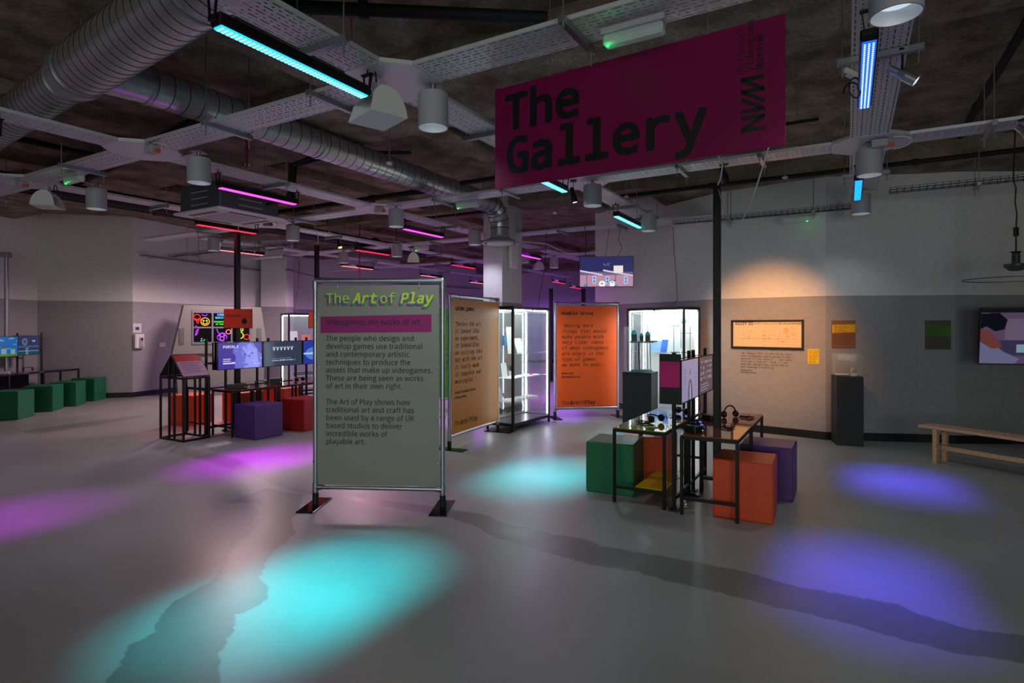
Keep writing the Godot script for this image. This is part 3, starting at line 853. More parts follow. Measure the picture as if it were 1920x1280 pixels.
func hood(label: String, p: Vector3, b: Basis, s := 1.0) -> void:
	# a white wall-washer: a hollow hood with a curved back, open towards local +z
	var o := thing("wash_light", label, "ceiling light", Transform3D(b.scaled(Vector3.ONE * s), p), "white hooded wash lights")
	# a quarter-round back rising from the rear edge, tapering end cheeks, a flat bottom and an open front
	var pz := [Vector2(-0.13, 0.0), Vector2(-0.125, 0.06), Vector2(-0.105, 0.12), Vector2(-0.07, 0.165), Vector2(-0.02, 0.19), Vector2(0.035, 0.185), Vector2(0.075, 0.15), Vector2(0.10, 0.105)]
	var shell := MB.new()
	for i in pz.size() - 1:
		var p0: Vector2 = pz[i]; var p1: Vector2 = pz[i + 1]
		var n0 := Vector3(0, p0.y / 0.19 - 0.1, p0.x / 0.10).normalized(); var n1 := Vector3(0, p1.y / 0.19 - 0.1, p1.x / 0.10).normalized()
		var t0 := lerpf(0.16, 0.12, p0.y / 0.19); var t1 := lerpf(0.16, 0.12, p1.y / 0.19)
		shell.tri(Vector3(-t0, p0.y, p0.x), Vector3(t0, p0.y, p0.x), Vector3(t1, p1.y, p1.x), n0, n0, n1)
		shell.tri(Vector3(-t0, p0.y, p0.x), Vector3(t1, p1.y, p1.x), Vector3(-t1, p1.y, p1.x), n0, n1, n1)
		for q in [-1.0, 1.0]:
			shell.tri(Vector3(q * t0, p0.y, p0.x), Vector3(q * t1, p1.y, p1.x), Vector3(q * 0.16, 0, 0.13), Vector3(q, 0, 0), Vector3(q, 0, 0), Vector3(q, 0, 0))
	obj("hood_shell", shell, M.white_paint, o)
	obj("bottom_plate", MB.new().bx(Vector3(0, -0.002, 0), Vector3(0.32, 0.006, 0.26), 0.002), M.white_paint, o)
	var fl := MB.new()
	fl.face(Vector3(-0.155, 0.004, 0.03), Vector3(0.155, 0.004, 0.03), Vector3(0.125, 0.17, -0.04), Vector3(-0.125, 0.17, -0.04))
	obj("lamp_reflector", fl, M.reflector, o)
	obj("mounting_stem", MB.new().bx(Vector3(0, 0.22, -0.01), Vector3(0.09, 0.07, 0.06), 0.006).cyl(Vector3(0, 0.24, 0), Vector3(0, 0.30 / s, 0), 0.012, 0.012, 8), M.lamp_grey, o)
	var cb := []
	for k in 9:
		var a := PI * k / 8
		cb.append(Vector3(0.1 * (1 - cos(a)) * 0.5, 0.2 + 0.09 * sin(a), 0.06))
	obj("cable", MB.new().tube(cb, 0.006, 6), M.black_matte, o)
func spotlight(label: String, p: Vector3, target: Vector3, c: Color, energy: float, angle: float, m: Material, hang: float, size := 0.045) -> void:
	var o := thing("spotlight", label, "spotlight", Transform3D(Basis(), p), "small track spotlights")
	var d := (target - p).normalized()
	var x := Vector3.UP.cross(d).normalized()
	var T := Transform3D(Basis(x, -d, x.cross(-d)), Vector3.ZERO)
	var lb := obj("lamp_body", MB.new().lathe(T, [Vector2(size * 0.92, -0.085), Vector2(size, -0.09), Vector2(size, -0.02), Vector2(size * 0.7, 0.03), Vector2(size * 0.65, 0.09), Vector2(0, 0.095)], 20), m, o)
	obj("bulb_face", MB.new().lathe(T, [Vector2(0.0, -0.07), Vector2(size * 0.6, -0.076), Vector2(size * 0.92, -0.08)], 20), glow(c, 9.0), lb)
	obj("bracket", MB.new().bar(Vector3(0, 0.0, 0), Vector3(0, hang, 0), 0.014, 0.006).bx(Vector3(0, hang - 0.006, 0), Vector3(0.07, 0.012, 0.07)), M.black_metal, o)
	var sp := SpotLight3D.new()
	sp.name = "beam"
	sp.spot_angle = angle
	sp.spot_angle_attenuation = 1.0
	sp.spot_range = 15.0
	sp.spot_attenuation = 2.0
	lit(sp, d * 0.1, c, energy, 0.03, o)
	sp.basis = Basis.looking_at(d)

func build_lamps() -> void:
	var cyan := Color(0.0, 0.93, 1.0); var cs := Color(0.15, 0.75, 1.0)
	var blue := Color(0.30, 0.25, 1.0); var bs := Color(0.08, 0.35, 1.0)
	var viol := Color(0.82, 0.10, 1.0); var vs := Color(1.0, 0.25, 0.85)
	var red := Color(1.0, 0.08, 0.32); var rs := Color(1.0, 0.12, 0.25)
	var pink := Color(1.0, 0.45, 0.62); var ks := Color(1.0, 0.42, 0.45)
	led_bar("long cyan light bar beside the big silver duct, nearest of the cyan bars", -2.75, 1.78, 2.84, cyan, cs, 4, 40.0, 15.0, true)
	led_bar("cyan light bar half hidden by the magenta sign's lower edge", -2.75, 4.9, 5.96, cyan, Color(0.35, 0.95, 1.0), 3, 26.0, 15.0)
	led_bar("cyan light bar between two drum lights before the right wall", -2.75, 7.6, 8.71, cyan, Color(0.35, 0.95, 1.0), 2, 8.0, 15.0)
	led_bar("large blue light bar under the tray near the top right corner", 0.10, 3.6, 4.7, blue, bs, 4, 28.0, 13.0, true)
	led_bar("small blue light bar seen against the right wall", 0.10, 7.0, 8.07, blue, Color(0.06, 0.5, 1.0), 3, 32.0, 13.0, false, 0.0, Color.BLACK, Vector2(0.36, -0.6))
	led_bar("violet light bar in front of the air conditioner", -5.92, 3.88, 4.9, viol, vs, 3, 36.0, 16.0, false, 0.4)
	led_bar("violet light bar right of the hanging drum light in the middle distance", -5.95, 6.95, 7.95, viol, vs, 2, 14.0, 18.0, false, 0.7)
	led_bar("violet light bar just right of the white column", -5.97, 10.6, 11.6, viol, vs, 1, 8.0, 25.0, false, 2.5)
	led_bar("red light bar under the air conditioner's grille", -8.35, 5.12, 6.12, red, rs, 2, 6.0, 22.0, false, 0.5)
	led_bar("red light bar above the title panel's top left", -8.4, 8.4, 9.35, red, rs, 1, 4.0, 25.0, false, 1.0)
	led_bar("red light bar left of the white column", -8.4, 11.6, 12.6, red, rs, 1, 4.0, 30.0, false, 3.0, Color(0.8, 0.40, 0.9))
	led_bar("short red light bar far behind, right of the column", -8.6, 17.6, 18.6, red, rs, 1, 3.0, 30.0, false, 6.0, Color(0.65, 0.40, 1.0))
	led_bar("pale pink light bar crossing the black pole at the left wall", -10.75, 7.0, 8.05, pink, ks, 1, 2.5, 30.0, false, 12.0, Color(1.0, 0.86, 0.88))
	led_bar("pale pink light bar above the title panel near the far wall", -10.9, 10.4, 11.5, pink, ks, 1, 2.5, 30.0, false, 9.0, Color(1.0, 0.80, 0.90))
	led_bar("pale pink light bar peeping over the title panel's top edge", -10.9, 13.5, 14.5, viol, ks, 1, 2.5, 30.0, false, 4.0, Color(0.75, 0.42, 1.0))
	led_bar("short pale light bar touching the column's left edge", -11.1, 16.4, 17.4, viol, ks, 1, 2.5, 30.0, false, 6.0, Color(0.72, 0.40, 1.0))
	led_bar("red light bar hidden in part by the hanging screen's lower edge", -9.2, 20.4, 21.4, red, rs, 1, 3.0, 30.0, false, 5.0, Color(0.65, 0.40, 1.0))
	led_bar("violet light bar cut by the left edge of the picture under the dark tray", -5.92, 1.0, 1.98, viol, vs, 2, 11.0, 16.0, false, 0.0, Color.BLACK, Vector2(0, 0.45))

	drum("drum light under the tray junction left of the magenta sign", 812, 240)
	drum("drum light in front of the air conditioner's dark casing", 373, 343, Vector2(-0.3, 0))
	drum("drum light beside a white wash light at the left edge", 181, 392, Vector2(0, -0.4))
	drum("drum light beside the violet bar in the middle distance", 743, 425)
	drum("drum light right of the air conditioner's grille", 549, 451)
	drum("drum light over the middle of the title panel", 644, 493)
	drum("drum light beside a white wash light above the title panel's right half", 744, 481, Vector2(0, 0.5))
	drum("drum light left of the round air diffuser", 890, 459, Vector2(-0.3, 0))
	drum("drum light right of the white column far back", 1039, 502)
	drum("drum light under the magenta sign's lower edge", 1111, 386)
	drum("drum light at the end of the cyan bar before the right wall", 1216, 433, Vector2.ZERO, 0.6)
	drum("drum light under the junction right of the magenta sign", 1630, 329)
	drum("drum light below the small blue bar on the right", 1614, 401, Vector2.ZERO, 0.35)
	drum("drum light cut by the top edge of the picture at the right", 1680, 29, Vector2.ZERO, 0.8)
	drum("drum light left of the black pole near the white wall", 401, 470)
	connector("white connector with an orange plug at the junction right of the sign", g(0.25, 6.2, 3.2), GB)
	connector("white connector with an orange plug beside the drum light in the middle", g(-5.75, 6.2, 3.2), GB)
	connector("white connector with an orange plug right of the air conditioner", g(-8.1, 6.15, 3.2), GB)
	connector("white connector with looped cable by the wash light at the left edge", g(-8.3, 3.0, 3.2), GB)
	connector("grey socket box on the junction above the air conditioner", g(-5.62, 3.02, 3.2), GB)

	emergency("emergency light with green indicator under the tray above the magenta sign", g(-1.02, 3.1, 3.15), GB)
	emergency("emergency light with green indicator glowing at the upper left", g(-7.3, 3.1, 3.15), GB)
	emergency("emergency light with green indicator before the duct elbow", g(-4.35, 6.36, 3.15), GB)
	emergency("slim emergency light with green indicator on the right wall's narrow tray", g(-0.62, 8.86, 3.02), GB.rotated(Vector3.UP, PI))
	emergency("emergency light with green indicator behind the red bar over the title panel", g(-7.6, 9.45, 3.15), GB)
	emergency("emergency light with green indicator left of the column", g(-7.0, 12.7, 3.15), GB)

	hood("white wash light lit cyan inside beside the near cyan bar", g(-2.78, 2.98, 2.96), GB.rotated(Vector3.UP, -0.35), 1.05)
	hood("white wash light at the left edge of the hall", ath(90, 388, 2.96), GB.rotated(Vector3.UP, 2.4), 0.95)
	hood("white wash light tinted red above the title panel", ath(775, 490, 2.93), GB.rotated(Vector3.UP, -0.9), 0.95)
	hood("white wash light glowing red right of the column", g(-6.6, 12.72, 2.96), GB.rotated(Vector3.UP, -0.9), 0.95)

	# track spots
	var pic := on_wall(1440, 640, RIGHT_WALL[1], RIGHT_WALL[2])
	spotlight("black tungsten spotlight glowing orange at the top of the tall pole", at(1357, 328, 6.1), pic, Color(1.0, 0.70, 0.44), 16.0, 23.0, M.black_metal, 0.11)
	spotlight("black spotlight under the magenta sign beside a drum light", at(1075, 366, 6.75), Vector3(1.4, 0.0, -6.6), Color(1.0, 0.93, 0.88), 5.0, 16.0, M.black_metal, 0.17, 0.035)
	spotlight("bright clear spotlight on the tray beside the large blue bar", at(1692, 140, 3.55), Vector3(4.4, 1.2, -2.3), Color(0.95, 0.95, 1.0), 2.0, 24.0, M.steel, 0.15, 0.032)
	spotlight("black spotlight with a yellow bulb left of the red bar over the title panel", at(636, 457, 11.2), Vector3(-2.2, 0.0, -10.0), Color(1.0, 0.72, 0.25), 2.0, 20.0, M.black_metal, 0.12, 0.04)
	spotlight("tungsten spotlight at the right edge of the picture under the tray", at(1924, 250, 4.75), Vector3(5.2, 1.2, -3.6), Color(1.0, 0.78, 0.55), 2.0, 24.0, M.steel, 0.12, 0.04)

# ---------------------------------------------------------------- hanging sign and standing panels
class Face:
	# an upright face between two plan points: x to the right, y up, z towards the viewer
	var a: Vector2
	var b: Vector2
	var t: Transform3D
	func _init(p: Vector2, q: Vector2) -> void:
		a = p; b = q
		var x := Vector3(q.x - p.x, 0, q.y - p.y).normalized()
		t = Transform3D(Basis(x, Vector3.UP, x.cross(Vector3.UP)), Vector3(p.x, 0, p.y))
	func length() -> float:
		return a.distance_to(b)
	func at(px: float, py: float) -> Vector3:
		var k := (px - 960.0) / 1090.0
		var d := b - a
		var s := -(a.x + k * a.y) / (d.x + k * d.y)
		var p := a + d * s
		return Vector3(s * d.length(), 1.55 + (612.0 - py) / 1090.0 * -p.y, 0)

func build_panels() -> void:
	# --- the magenta sign
	var sf := Face.new(Vector2(-0.117, -3.99), Vector2(1.416, -3.01))
	var sl := sf.length()
	var sg := thing("hanging_sign", "magenta rectangular sign with black lettering hung from the ceiling", "sign", sf.t)
	var magenta := mat(Color(0.42, 0.0, 0.24), 0.5)
	magenta.metallic_specular = 0.35
	var sb := obj("sign_board", MB.new().bx(Vector3(sl / 2, 2.832, -0.006), Vector3(sl, 0.684, 0.012), 0.002), magenta, sg)
	var ink := mat(Color(0.03, 0.025, 0.035), 0.4)
	var zt := Vector3(0, 0, 0.001)
	var p1 := sf.at(948, 239); var p2 := sf.at(950, 321)
	var em := (sf.at(1340, 300).x - p2.x) / (7 * 0.6)
	text("The", "mono_heavy", em * 0.98, Vector3(p1.x - 0.01, 2.878, 0) + zt, Basis(), ink, sb)
	text("Gallery", "mono_heavy", em * 0.98, Vector3(p2.x - 0.01, 2.586, 0) + zt, Basis(), ink, sb)
	var zp := func(x: float, y: float) -> Vector2:
		var q := sf.at(1360 + x / 5.567, 40 + y / 5.567)
		return Vector2(q.x, q.y)
	var strokes := [
		[[165, 1120], [165, 1166], [412, 1130], [412, 1088]], [[168, 1166], [168, 1118], [412, 955], [412, 1005]], [[165, 995], [165, 1040], [412, 1003], [412, 957]],
		[[165, 930], [165, 972], [412, 928], [412, 884]], [[165, 798], [165, 846], [412, 928], [412, 880]],
		[[412, 850], [412, 803], [163, 712], [163, 760]], [[163, 760], [163, 722], [412, 676], [412, 722]], [[412, 722], [412, 676], [163, 590], [163, 640]], [[163, 640], [163, 592], [406, 543], [406, 590]]]
	var logo := MB.new()
	for s in strokes:
		var poly := PackedVector2Array()
		for k in s:
			poly.append(zp.call(k[0], k[1]))
		logo.prism(Transform3D(Basis(), zt), poly, 0.001)
	obj("logo_lettering", logo, ink, sb)
	var rb := Basis(Vector3.UP, Vector3.LEFT, Vector3.BACK)
	var ink2 := mat(Color(0.20, 0.0, 0.10), 0.4)
	for w in [["National", 1395.5, 138, ink2, "mono_thin"], ["Videogame", 1413.5, 134, ink, "mono"], ["Museum", 1431.0, 129, ink, "mono_mid"]]:
		var q := sf.at(w[1], w[2])
		text(w[0], w[4], 0.052, q + zt, rb, w[3], sb)
	for x in [0.42, 1.42]:
		var w := MB.new().cyl(Vector3(x, 3.17, -0.02), Vector3(x, SLAB, -0.02), 0.004, 0.004, 6)
		w.bx(Vector3(x, 3.15, -0.016), Vector3(0.03, 0.06, 0.012))
		obj("suspension_rod", w, M.steel, sg)
	var cb := thing("loose_cable", "white cable looped down from the sign's lower right corner", "cable")
	var pts := []
	for k in 17:
		var t := k / 16.0
		var q0 := at(1441, 277, 3.055); var q1 := at(1346, 352, 5.13)
		pts.append(q0.lerp(q1, t) - Vector3(0, 0.36 * sin(PI * t), 0))
	obj("cable_run", MB.new().tube(pts, 0.004, 6), M.white_cable, cb)

	# --- pipe-framed panels
	var grey := mat(Color(0.55, 0.55, 0.51), 0.7)
	var tan_ := mat(Color(0.76, 0.47, 0.13), 0.40)
	tan_.metallic_specular = 0.4
	var org := mat(Color(0.90, 0.35, 0.13), 0.45)
	org.metallic_specular = 0.35
	var grn := mat(Color(0.20, 0.62, 0.03), 0.5)
	var f1 := Face.new(Vector2(-1.708, -5.03), Vector2(-0.594, -4.95))
	var b1 := framed_panel("tall grey title panel in a galvanised pipe frame with green lettering", f1, grey)
	var dark := mat(Color(0.10, 0.11, 0.11), 0.6)
	var zz := Vector3(0, 0, 0.0)
	# title in four offset layers
	var layers := [[0.6, 5.0, mat(Color(0.22, 0.58, 0.12), 0.6), 0.0006], [-4.2, 5.0, mat(Color(0.62, 0.06, 0.42), 0.6), 0.0012], [-2.2, 2.8, mat(Color(0.14, 0.48, 0.72), 0.6), 0.0018], [0.0, 0.0, mat(Color(0.80, 0.90, 0.16), 0.6), 0.0024]]
	for l in layers:
		for w in [["The", 611.0, "mono_thin"], ["Art", 661.0, "mono_heavy_italic"], ["of", 712.0, "mono_thin"], ["Play", 749.5, "mono_heavy_italic"]]:
			var q := f1.at(w[1] + l[0], 568.0 + l[1])
			text(w[0], w[2], 0.118, q + Vector3(0, 0, l[3]), Basis(), l[2], b1, "title_lettering")
	var q0 := f1.at(601, 624); var q1 := f1.at(809, 622); var q2 := f1.at(809, 589); var q3 := f1.at(601, 593.5)
	obj("headline_band", MB.new().prism(Transform3D(Basis(), Vector3(0, 0, 0.0008)), PackedVector2Array([Vector2(q0.x, q0.y), Vector2(q1.x, q1.y), Vector2(q2.x, q2.y), Vector2(q3.x, q3.y)]), 0.0008), mat(Color(0.58, 0.05, 0.40), 0.6), b1)
	var body := ["The people who design and", "develop games use traditional", "and contemporary artistic", "techniques to produce the", "assets that make up videogames.", "These are being seen as works", "of art in their own right.", "", "The Art of Play shows how", "traditional art and craft has", "been used by a range of UK", "based studios to deliver", "incredible works of", "playable art."]
	var ems := (f1.at(776.7, 640).x - f1.at(611, 640).x) / text_width(body[0], "sans")
	var hw := (f1.at(792, 608).x - f1.at(611, 608).x) / text_width("Videogames are works of art.", "sans_mid")
	text("Videogames are works of art.", "sans_mid", hw, f1.at(611, 608.5) + Vector3(0, 0, 0.0012), Basis(), dark, b1)
	for i in body.size():
		if body[i]:
			text(body[i], "sans", ems, f1.at(611, 638.7 + 14.86 * i) + Vector3(0, 0, 0.0006), Basis(), dark, b1)

	var f2 := Face.new(Vector2(-0.770, -7.31), Vector2(-0.19, -8.55))
	var b2 := framed_panel("tan panel in a pipe frame, left of the tall glass case", f2, tan_)
	quote(b2, f2, "ustwo games", 853.5, [581.0], ["'Before the art", "it looked like", "an experiment,", "it looked like", "an exciting idea", "but with the art", "it really made", "it tangible and", "meaningful.'"], 611.0, 13.6, ["David Fernández Huerta", "ustwo games"], 739.0, 9.4, 799.0)
	var f3 := Face.new(Vector2(0.73, -9.82), Vector2(1.83, -10.02))
	var b3 := framed_panel("orange panel in a pipe frame before the right wall", f3, org)
	quote(b3, f3, "Humble Grove", 1053.5, [590.0], ["'Making more", "things that would", "make people with", "very clear ideas", "of what videogames", "are angry is the", "type of games", "we want to make'."], 613.0, 10.55, ["Hana Lee", "Humble Grove"], 701.5, 7.1, 758.4)
	var f4 := Face.new(Vector2(-1.75, -11.1), Vector2(-0.72, -11.2))
	var b4 := framed_panel("green panel glimpsed between the grey and the tan panel", f4, grn)
	for k in 4:
		text("the play of things we make", "mono", 0.06, f4.at(812, 655 + 12 * k) + Vector3(0, 0, 0.0006), Basis(), dark, b4)

func quote(b: Node3D, f: Face, head: String, x: float, hy: Array, lines: Array, y0: float, dy: float, names: Array, ny: float, ndy: float, fy: float) -> void:
	var dark := mat(Color(0.10, 0.08, 0.06), 0.6)
	var em := 0.0775
	var z := Vector3(0, 0, 0.0006)
	text(head, "mono_heavy", em, f.at(x, hy[0]) + z, Basis(), dark, b)
	for i in lines.size():
		text(lines[i], "mono_italic", em, f.at(x - 0.6, y0 + dy * i) + z, Basis(), dark, b)
	for i in names.size():
		text(names[i], "sans_bold", em * 0.62, f.at(x - 1.0, ny + ndy * i) + z, Basis(), dark, b)
	var p := f.at(x - 1.5, fy) + z
	for w in [["The", "mono_thin", 0], ["Art", "mono_heavy_italic", 3], ["of", "mono_thin", 6], ["Play", "mono_heavy_italic", 8]]:
		text(w[0], w[1], 0.084, p + Vector3(w[2] * 0.0505, 0, 0), Basis(), dark, b)

func framed_panel(label: String, f: Face, m: Material) -> Node3D:
	var o := thing("exhibition_panel", label, "panel", f.t)
	var l := f.length()
	var r := 0.0205
	var top := 1.945
	for x in [0.0, l]:
		obj("post", MB.new().cyl(Vector3(x, 0.05, -0.02), Vector3(x, top, -0.02), r, r, 16), M.galv, o)
		obj("elbow_fitting", MB.new().cyl(Vector3(x, top - 0.07, -0.02), Vector3(x, top + 0.005, -0.02), 0.027, 0.027, 16).cyl(Vector3(x + (0.07 if x == 0.0 else -0.07), top, -0.02), Vector3(x, top, -0.02), 0.027, 0.027, 16).lathe(Transform3D(Basis(), Vector3(x, top, -0.02)), [Vector2(0, -0.027), Vector2(0.019, -0.019), Vector2(0.027, 0), Vector2(0.019, 0.019), Vector2(0, 0.027)], 16), M.galv, o)
		obj("tee_fitting", MB.new().cyl(Vector3(x, 0.12, -0.02), Vector3(x, 0.20, -0.02), 0.027, 0.027, 16).cyl(Vector3(x, 0.16, -0.02), Vector3(x + (0.06 if x == 0.0 else -0.06), 0.16, -0.02), 0.026, 0.026, 16), M.galv, o)
		var fp := obj("foot_plate", MB.new().bx(Vector3(x, 0.006, 0.0), Vector3(0.15, 0.012, 0.42), 0.003), M.gloss_black, o)
		obj("foot_socket", MB.new().cyl(Vector3(x, 0.012, -0.02), Vector3(x, 0.11, -0.02), 0.026, 0.026, 16), M.rubber, fp)
	obj("top_rail", MB.new().cyl(Vector3(0, top, -0.02), Vector3(l, top, -0.02), r, r, 16), M.galv, o)
	obj("bottom_rail", MB.new().cyl(Vector3(0, 0.16, -0.02), Vector3(l, 0.16, -0.02), r, r, 16), M.galv, o)
	var sheet := obj("printed_sheet", MB.new().bx(Vector3(l / 2, 1.045, -0.004), Vector3(l - 0.055, 1.72, 0.006), 0.001), m, o)
	var ties := []
	for x in [0.18, 0.82]:
		ties.append([Vector3(l * x, 1.895, 0.004), Vector3(l * x, top, -0.02)])
	for y in [0.38, 0.78, 1.2, 1.66]:
		ties.append([Vector3(0.035, y, 0.004), Vector3(0, y, -0.02)])
		ties.append([Vector3(l - 0.035, y, 0.004), Vector3(l, y, -0.02)])
	for t in ties:
		var d: Vector3 = (t[1] - t[0]).normalized()
		var c := MB.new().cyl(t[0] - d * 0.005, t[1], 0.004, 0.004, 6)
		var ax := Vector3.RIGHT if absf(d.y) > 0.5 else Vector3.UP
		c.cyl(t[1] - ax * 0.009, t[1] + ax * 0.009, 0.0245, 0.0245, 14)
		c.lathe(Transform3D(Basis(Vector3.RIGHT, PI / 2), t[0]), [Vector2(0, 0.006), Vector2(0.009, 0.004), Vector2(0.009, -0.004), Vector2(0, -0.006)], 8)
		obj("clip", c, M.steel, o)
	return sheet

# ---------------------------------------------------------------- glass cases
func glass_case(label: String, f: Face, back: Vector2, power: float, backed := false) -> Node3D:
	# f is the long front; back is the plan vector to the rear corner
	var o := thing("display_case", label, "display case", f.t)
	var l := f.length()
	var w := -back.length()
	var h := 1.85
	var dk := mat(Color(0.16, 0.165, 0.17), 0.4, 0.5)
	for c in [[0.0, 0.0, 0.036], [l, 0.0, 0.03], [0.0, w, 0.03], [l, w, 0.03]]:
		obj("corner_post", MB.new().bx(Vector3(c[0], h / 2, c[1]), Vector3(c[2], h, c[2]), 0.003), dk, o)
	for y in [0.10, h - 0.02]:
		var r := MB.new()
		for z in [0.0, w]:
			r.bx(Vector3(l / 2, y, z), Vector3(l, 0.045, 0.028))
		for x in [0.0, l]:
			r.bx(Vector3(x, y, w / 2), Vector3(0.028, 0.045, -w))
		obj("frame_rail", r, dk, o)
	obj("base_deck", MB.new().bx(Vector3(l / 2, 0.10, w / 2), Vector3(l - 0.03, 0.03, -w - 0.03)), mat(Color(0.30, 0.30, 0.33), 0.35), o)
	obj("top_panel", MB.new().bx(Vector3(l / 2, h - 0.008, w / 2), Vector3(l - 0.02, 0.012, -w - 0.02)), dk, o)
	for z in [0.0, w]:
		if backed and z == w:
			obj("white_back_panel", MB.new().bx(Vector3(l / 2, h / 2 + 0.04, w + 0.01), Vector3(l - 0.03, h - 0.14, 0.012)), M.white_paint, o)
			continue
		for k in 2:
			obj("glass_pane", MB.new().quad_pane(Vector3(l * (0.25 + 0.5 * k), h / 2 + 0.04, z + (0.004 if k == 0 else -0.004)), l * 0.5, h - 0.16, Vector3.RIGHT), M.glass, o)
	for x in [0.0, l]:
		obj("glass_pane", MB.new().quad_pane(Vector3(x, h / 2 + 0.04, w / 2), -w - 0.03, h - 0.16, Vector3.BACK), M.glass, o)
	for y in [1.14, 0.775, 0.42]:
		var sh := MB.new().bx(Vector3(l / 2, y, w / 2), Vector3(l - 0.06, 0.008, -w - 0.06), 0.001)
		var gs := obj("glass_shelf", sh, M.glass, o)
		var pin := MB.new()
		for x in [0.02, l - 0.02]:
			for z in [-0.03, w + 0.03]:
				pin.cyl(Vector3(x, y - 0.012, z), Vector3(x, y - 0.004, z), 0.012, 0.012, 8)
		obj("shelf_supports", pin, M.steel, gs)
	var white := Color(0.93, 0.99, 1.0)
	var gm := glow(white, 16.0)
	for c in [[0.022, -0.022], [l - 0.022, -0.022], [0.022, w + 0.022], [l - 0.022, w + 0.022]]:
		obj("light_strip", MB.new().bx(Vector3(c[0], h / 2 + 0.04, c[1]), Vector3(0.014, h - 0.2, 0.014)), gm, o)
	for z in [-0.03, w + 0.03]:
		obj("light_strip", MB.new().bx(Vector3(l / 2, h - 0.05, z), Vector3(l - 0.06, 0.014, 0.018)), gm, o)
	obj("lock", MB.new().cyl(Vector3(l / 2, h - 0.045, 0.006), Vector3(l / 2, h - 0.045, 0.022), 0.014, 0.014, 12), M.black_metal, o)
	var al := AreaLight3D.new()
	al.name = "case_top_light"
	al.area_size = Vector2(l - 0.1, -w - 0.1)
	al.area_normalize_energy = false
	al.area_range = 20.0
	lit(al, Vector3(l / 2, h - 0.07, w / 2), white, power * 0.6, 0.1, o)
	al.rotation = Vector3(-PI / 2, 0, 0)
	return o

func card(called: String, label: String, category: String, T: Transform3D, s: Vector3, m: Material, group := "") -> Node3D:
	var o := thing(called, label, category, T, group)
	obj("sheet", MB.new().bx(Vector3(0, s.y / 2, 0), s, minf(s.x, minf(s.y, s.z)) * 0.2), m, o)
	return o

func house_tower(o: Node3D, legs: Material, s := 1.0) -> void:
	# a paper model: little roofed huts on a platform high on thin poles
	var wood_ := mat(Color(0.23, 0.17, 0.13), 0.8); var teal := mat(Color(0.05, 0.42, 0.46), 0.6); var tint := mat(Color(0.30, 0.33, 0.22), 0.8)
	for p in [Vector2(-0.06, 0.05), Vector2(-0.04, -0.05), Vector2(0.03, 0.06), Vector2(0.06, -0.04), Vector2(0.0, 0.0), Vector2(0.09, 0.03)]:
		obj("pole", MB.new().cyl(Vector3(p.x, 0.02, p.y) * s, Vector3(p.x * 0.9, 0.30, p.y * 0.9) * s, 0.004 * s, 0.004 * s, 6), legs, o)
	obj("base", MB.new().lathe(Transform3D(), [Vector2(0, 0.025 * s), Vector2(0.10 * s, 0.02 * s), Vector2(0.12 * s, 0.0), Vector2(0, 0)], 20), mat(Color(0.08, 0.10, 0.09), 0.7), o)
	obj("platform", MB.new().bx(Vector3(0.0, 0.305, 0) * s, Vector3(0.24, 0.014, 0.15) * s, 0.003 * s).bx(Vector3(0.11, 0.312, 0.02) * s, Vector3(0.09, 0.01, 0.09) * s), tint, o)
	for hcfg in [[Vector3(-0.075, 0.31, 0), 0.055, 0.075], [Vector3(0.0, 0.31, -0.02), 0.04, 0.055], [Vector3(0.06, 0.31, 0.01), 0.05, 0.065]]:
		var c: Vector3 = hcfg[0] * s
		var w: float = hcfg[1] * s; var h: float = hcfg[2] * s
		obj("hut", MB.new().bx(c + Vector3(0, h / 2, 0), Vector3(w, h, w), 0.002), wood_, o)
		obj("hut_roof", MB.new().lathe(Transform3D(Basis(Vector3.UP, PI / 4), c), [Vector2(w * 0.85, h), Vector2(w * 0.45, h + w * 0.6), Vector2(0, h + w * 0.85)], 4), teal, o)
	obj("ladder", MB.new().bar(Vector3(-0.02, 0.02, 0.07) * s, Vector3(-0.03, 0.31, 0.06) * s, 0.012 * s, 0.004 * s), wood_, o)
	obj("beacon", MB.new().cyl(Vector3(0.06, 0.38, 0.01) * s, Vector3(0.06, 0.47, 0.01) * s, 0.002 * s, 0.002 * s, 5).lathe(Transform3D(Basis(), Vector3(0.06, 0.475, 0.01) * s), [Vector2(0, 0.008), Vector2(0.007, 0), Vector2(0, -0.008)], 8), mat(Color(0.75, 0.16, 0.14), 0.5), o)

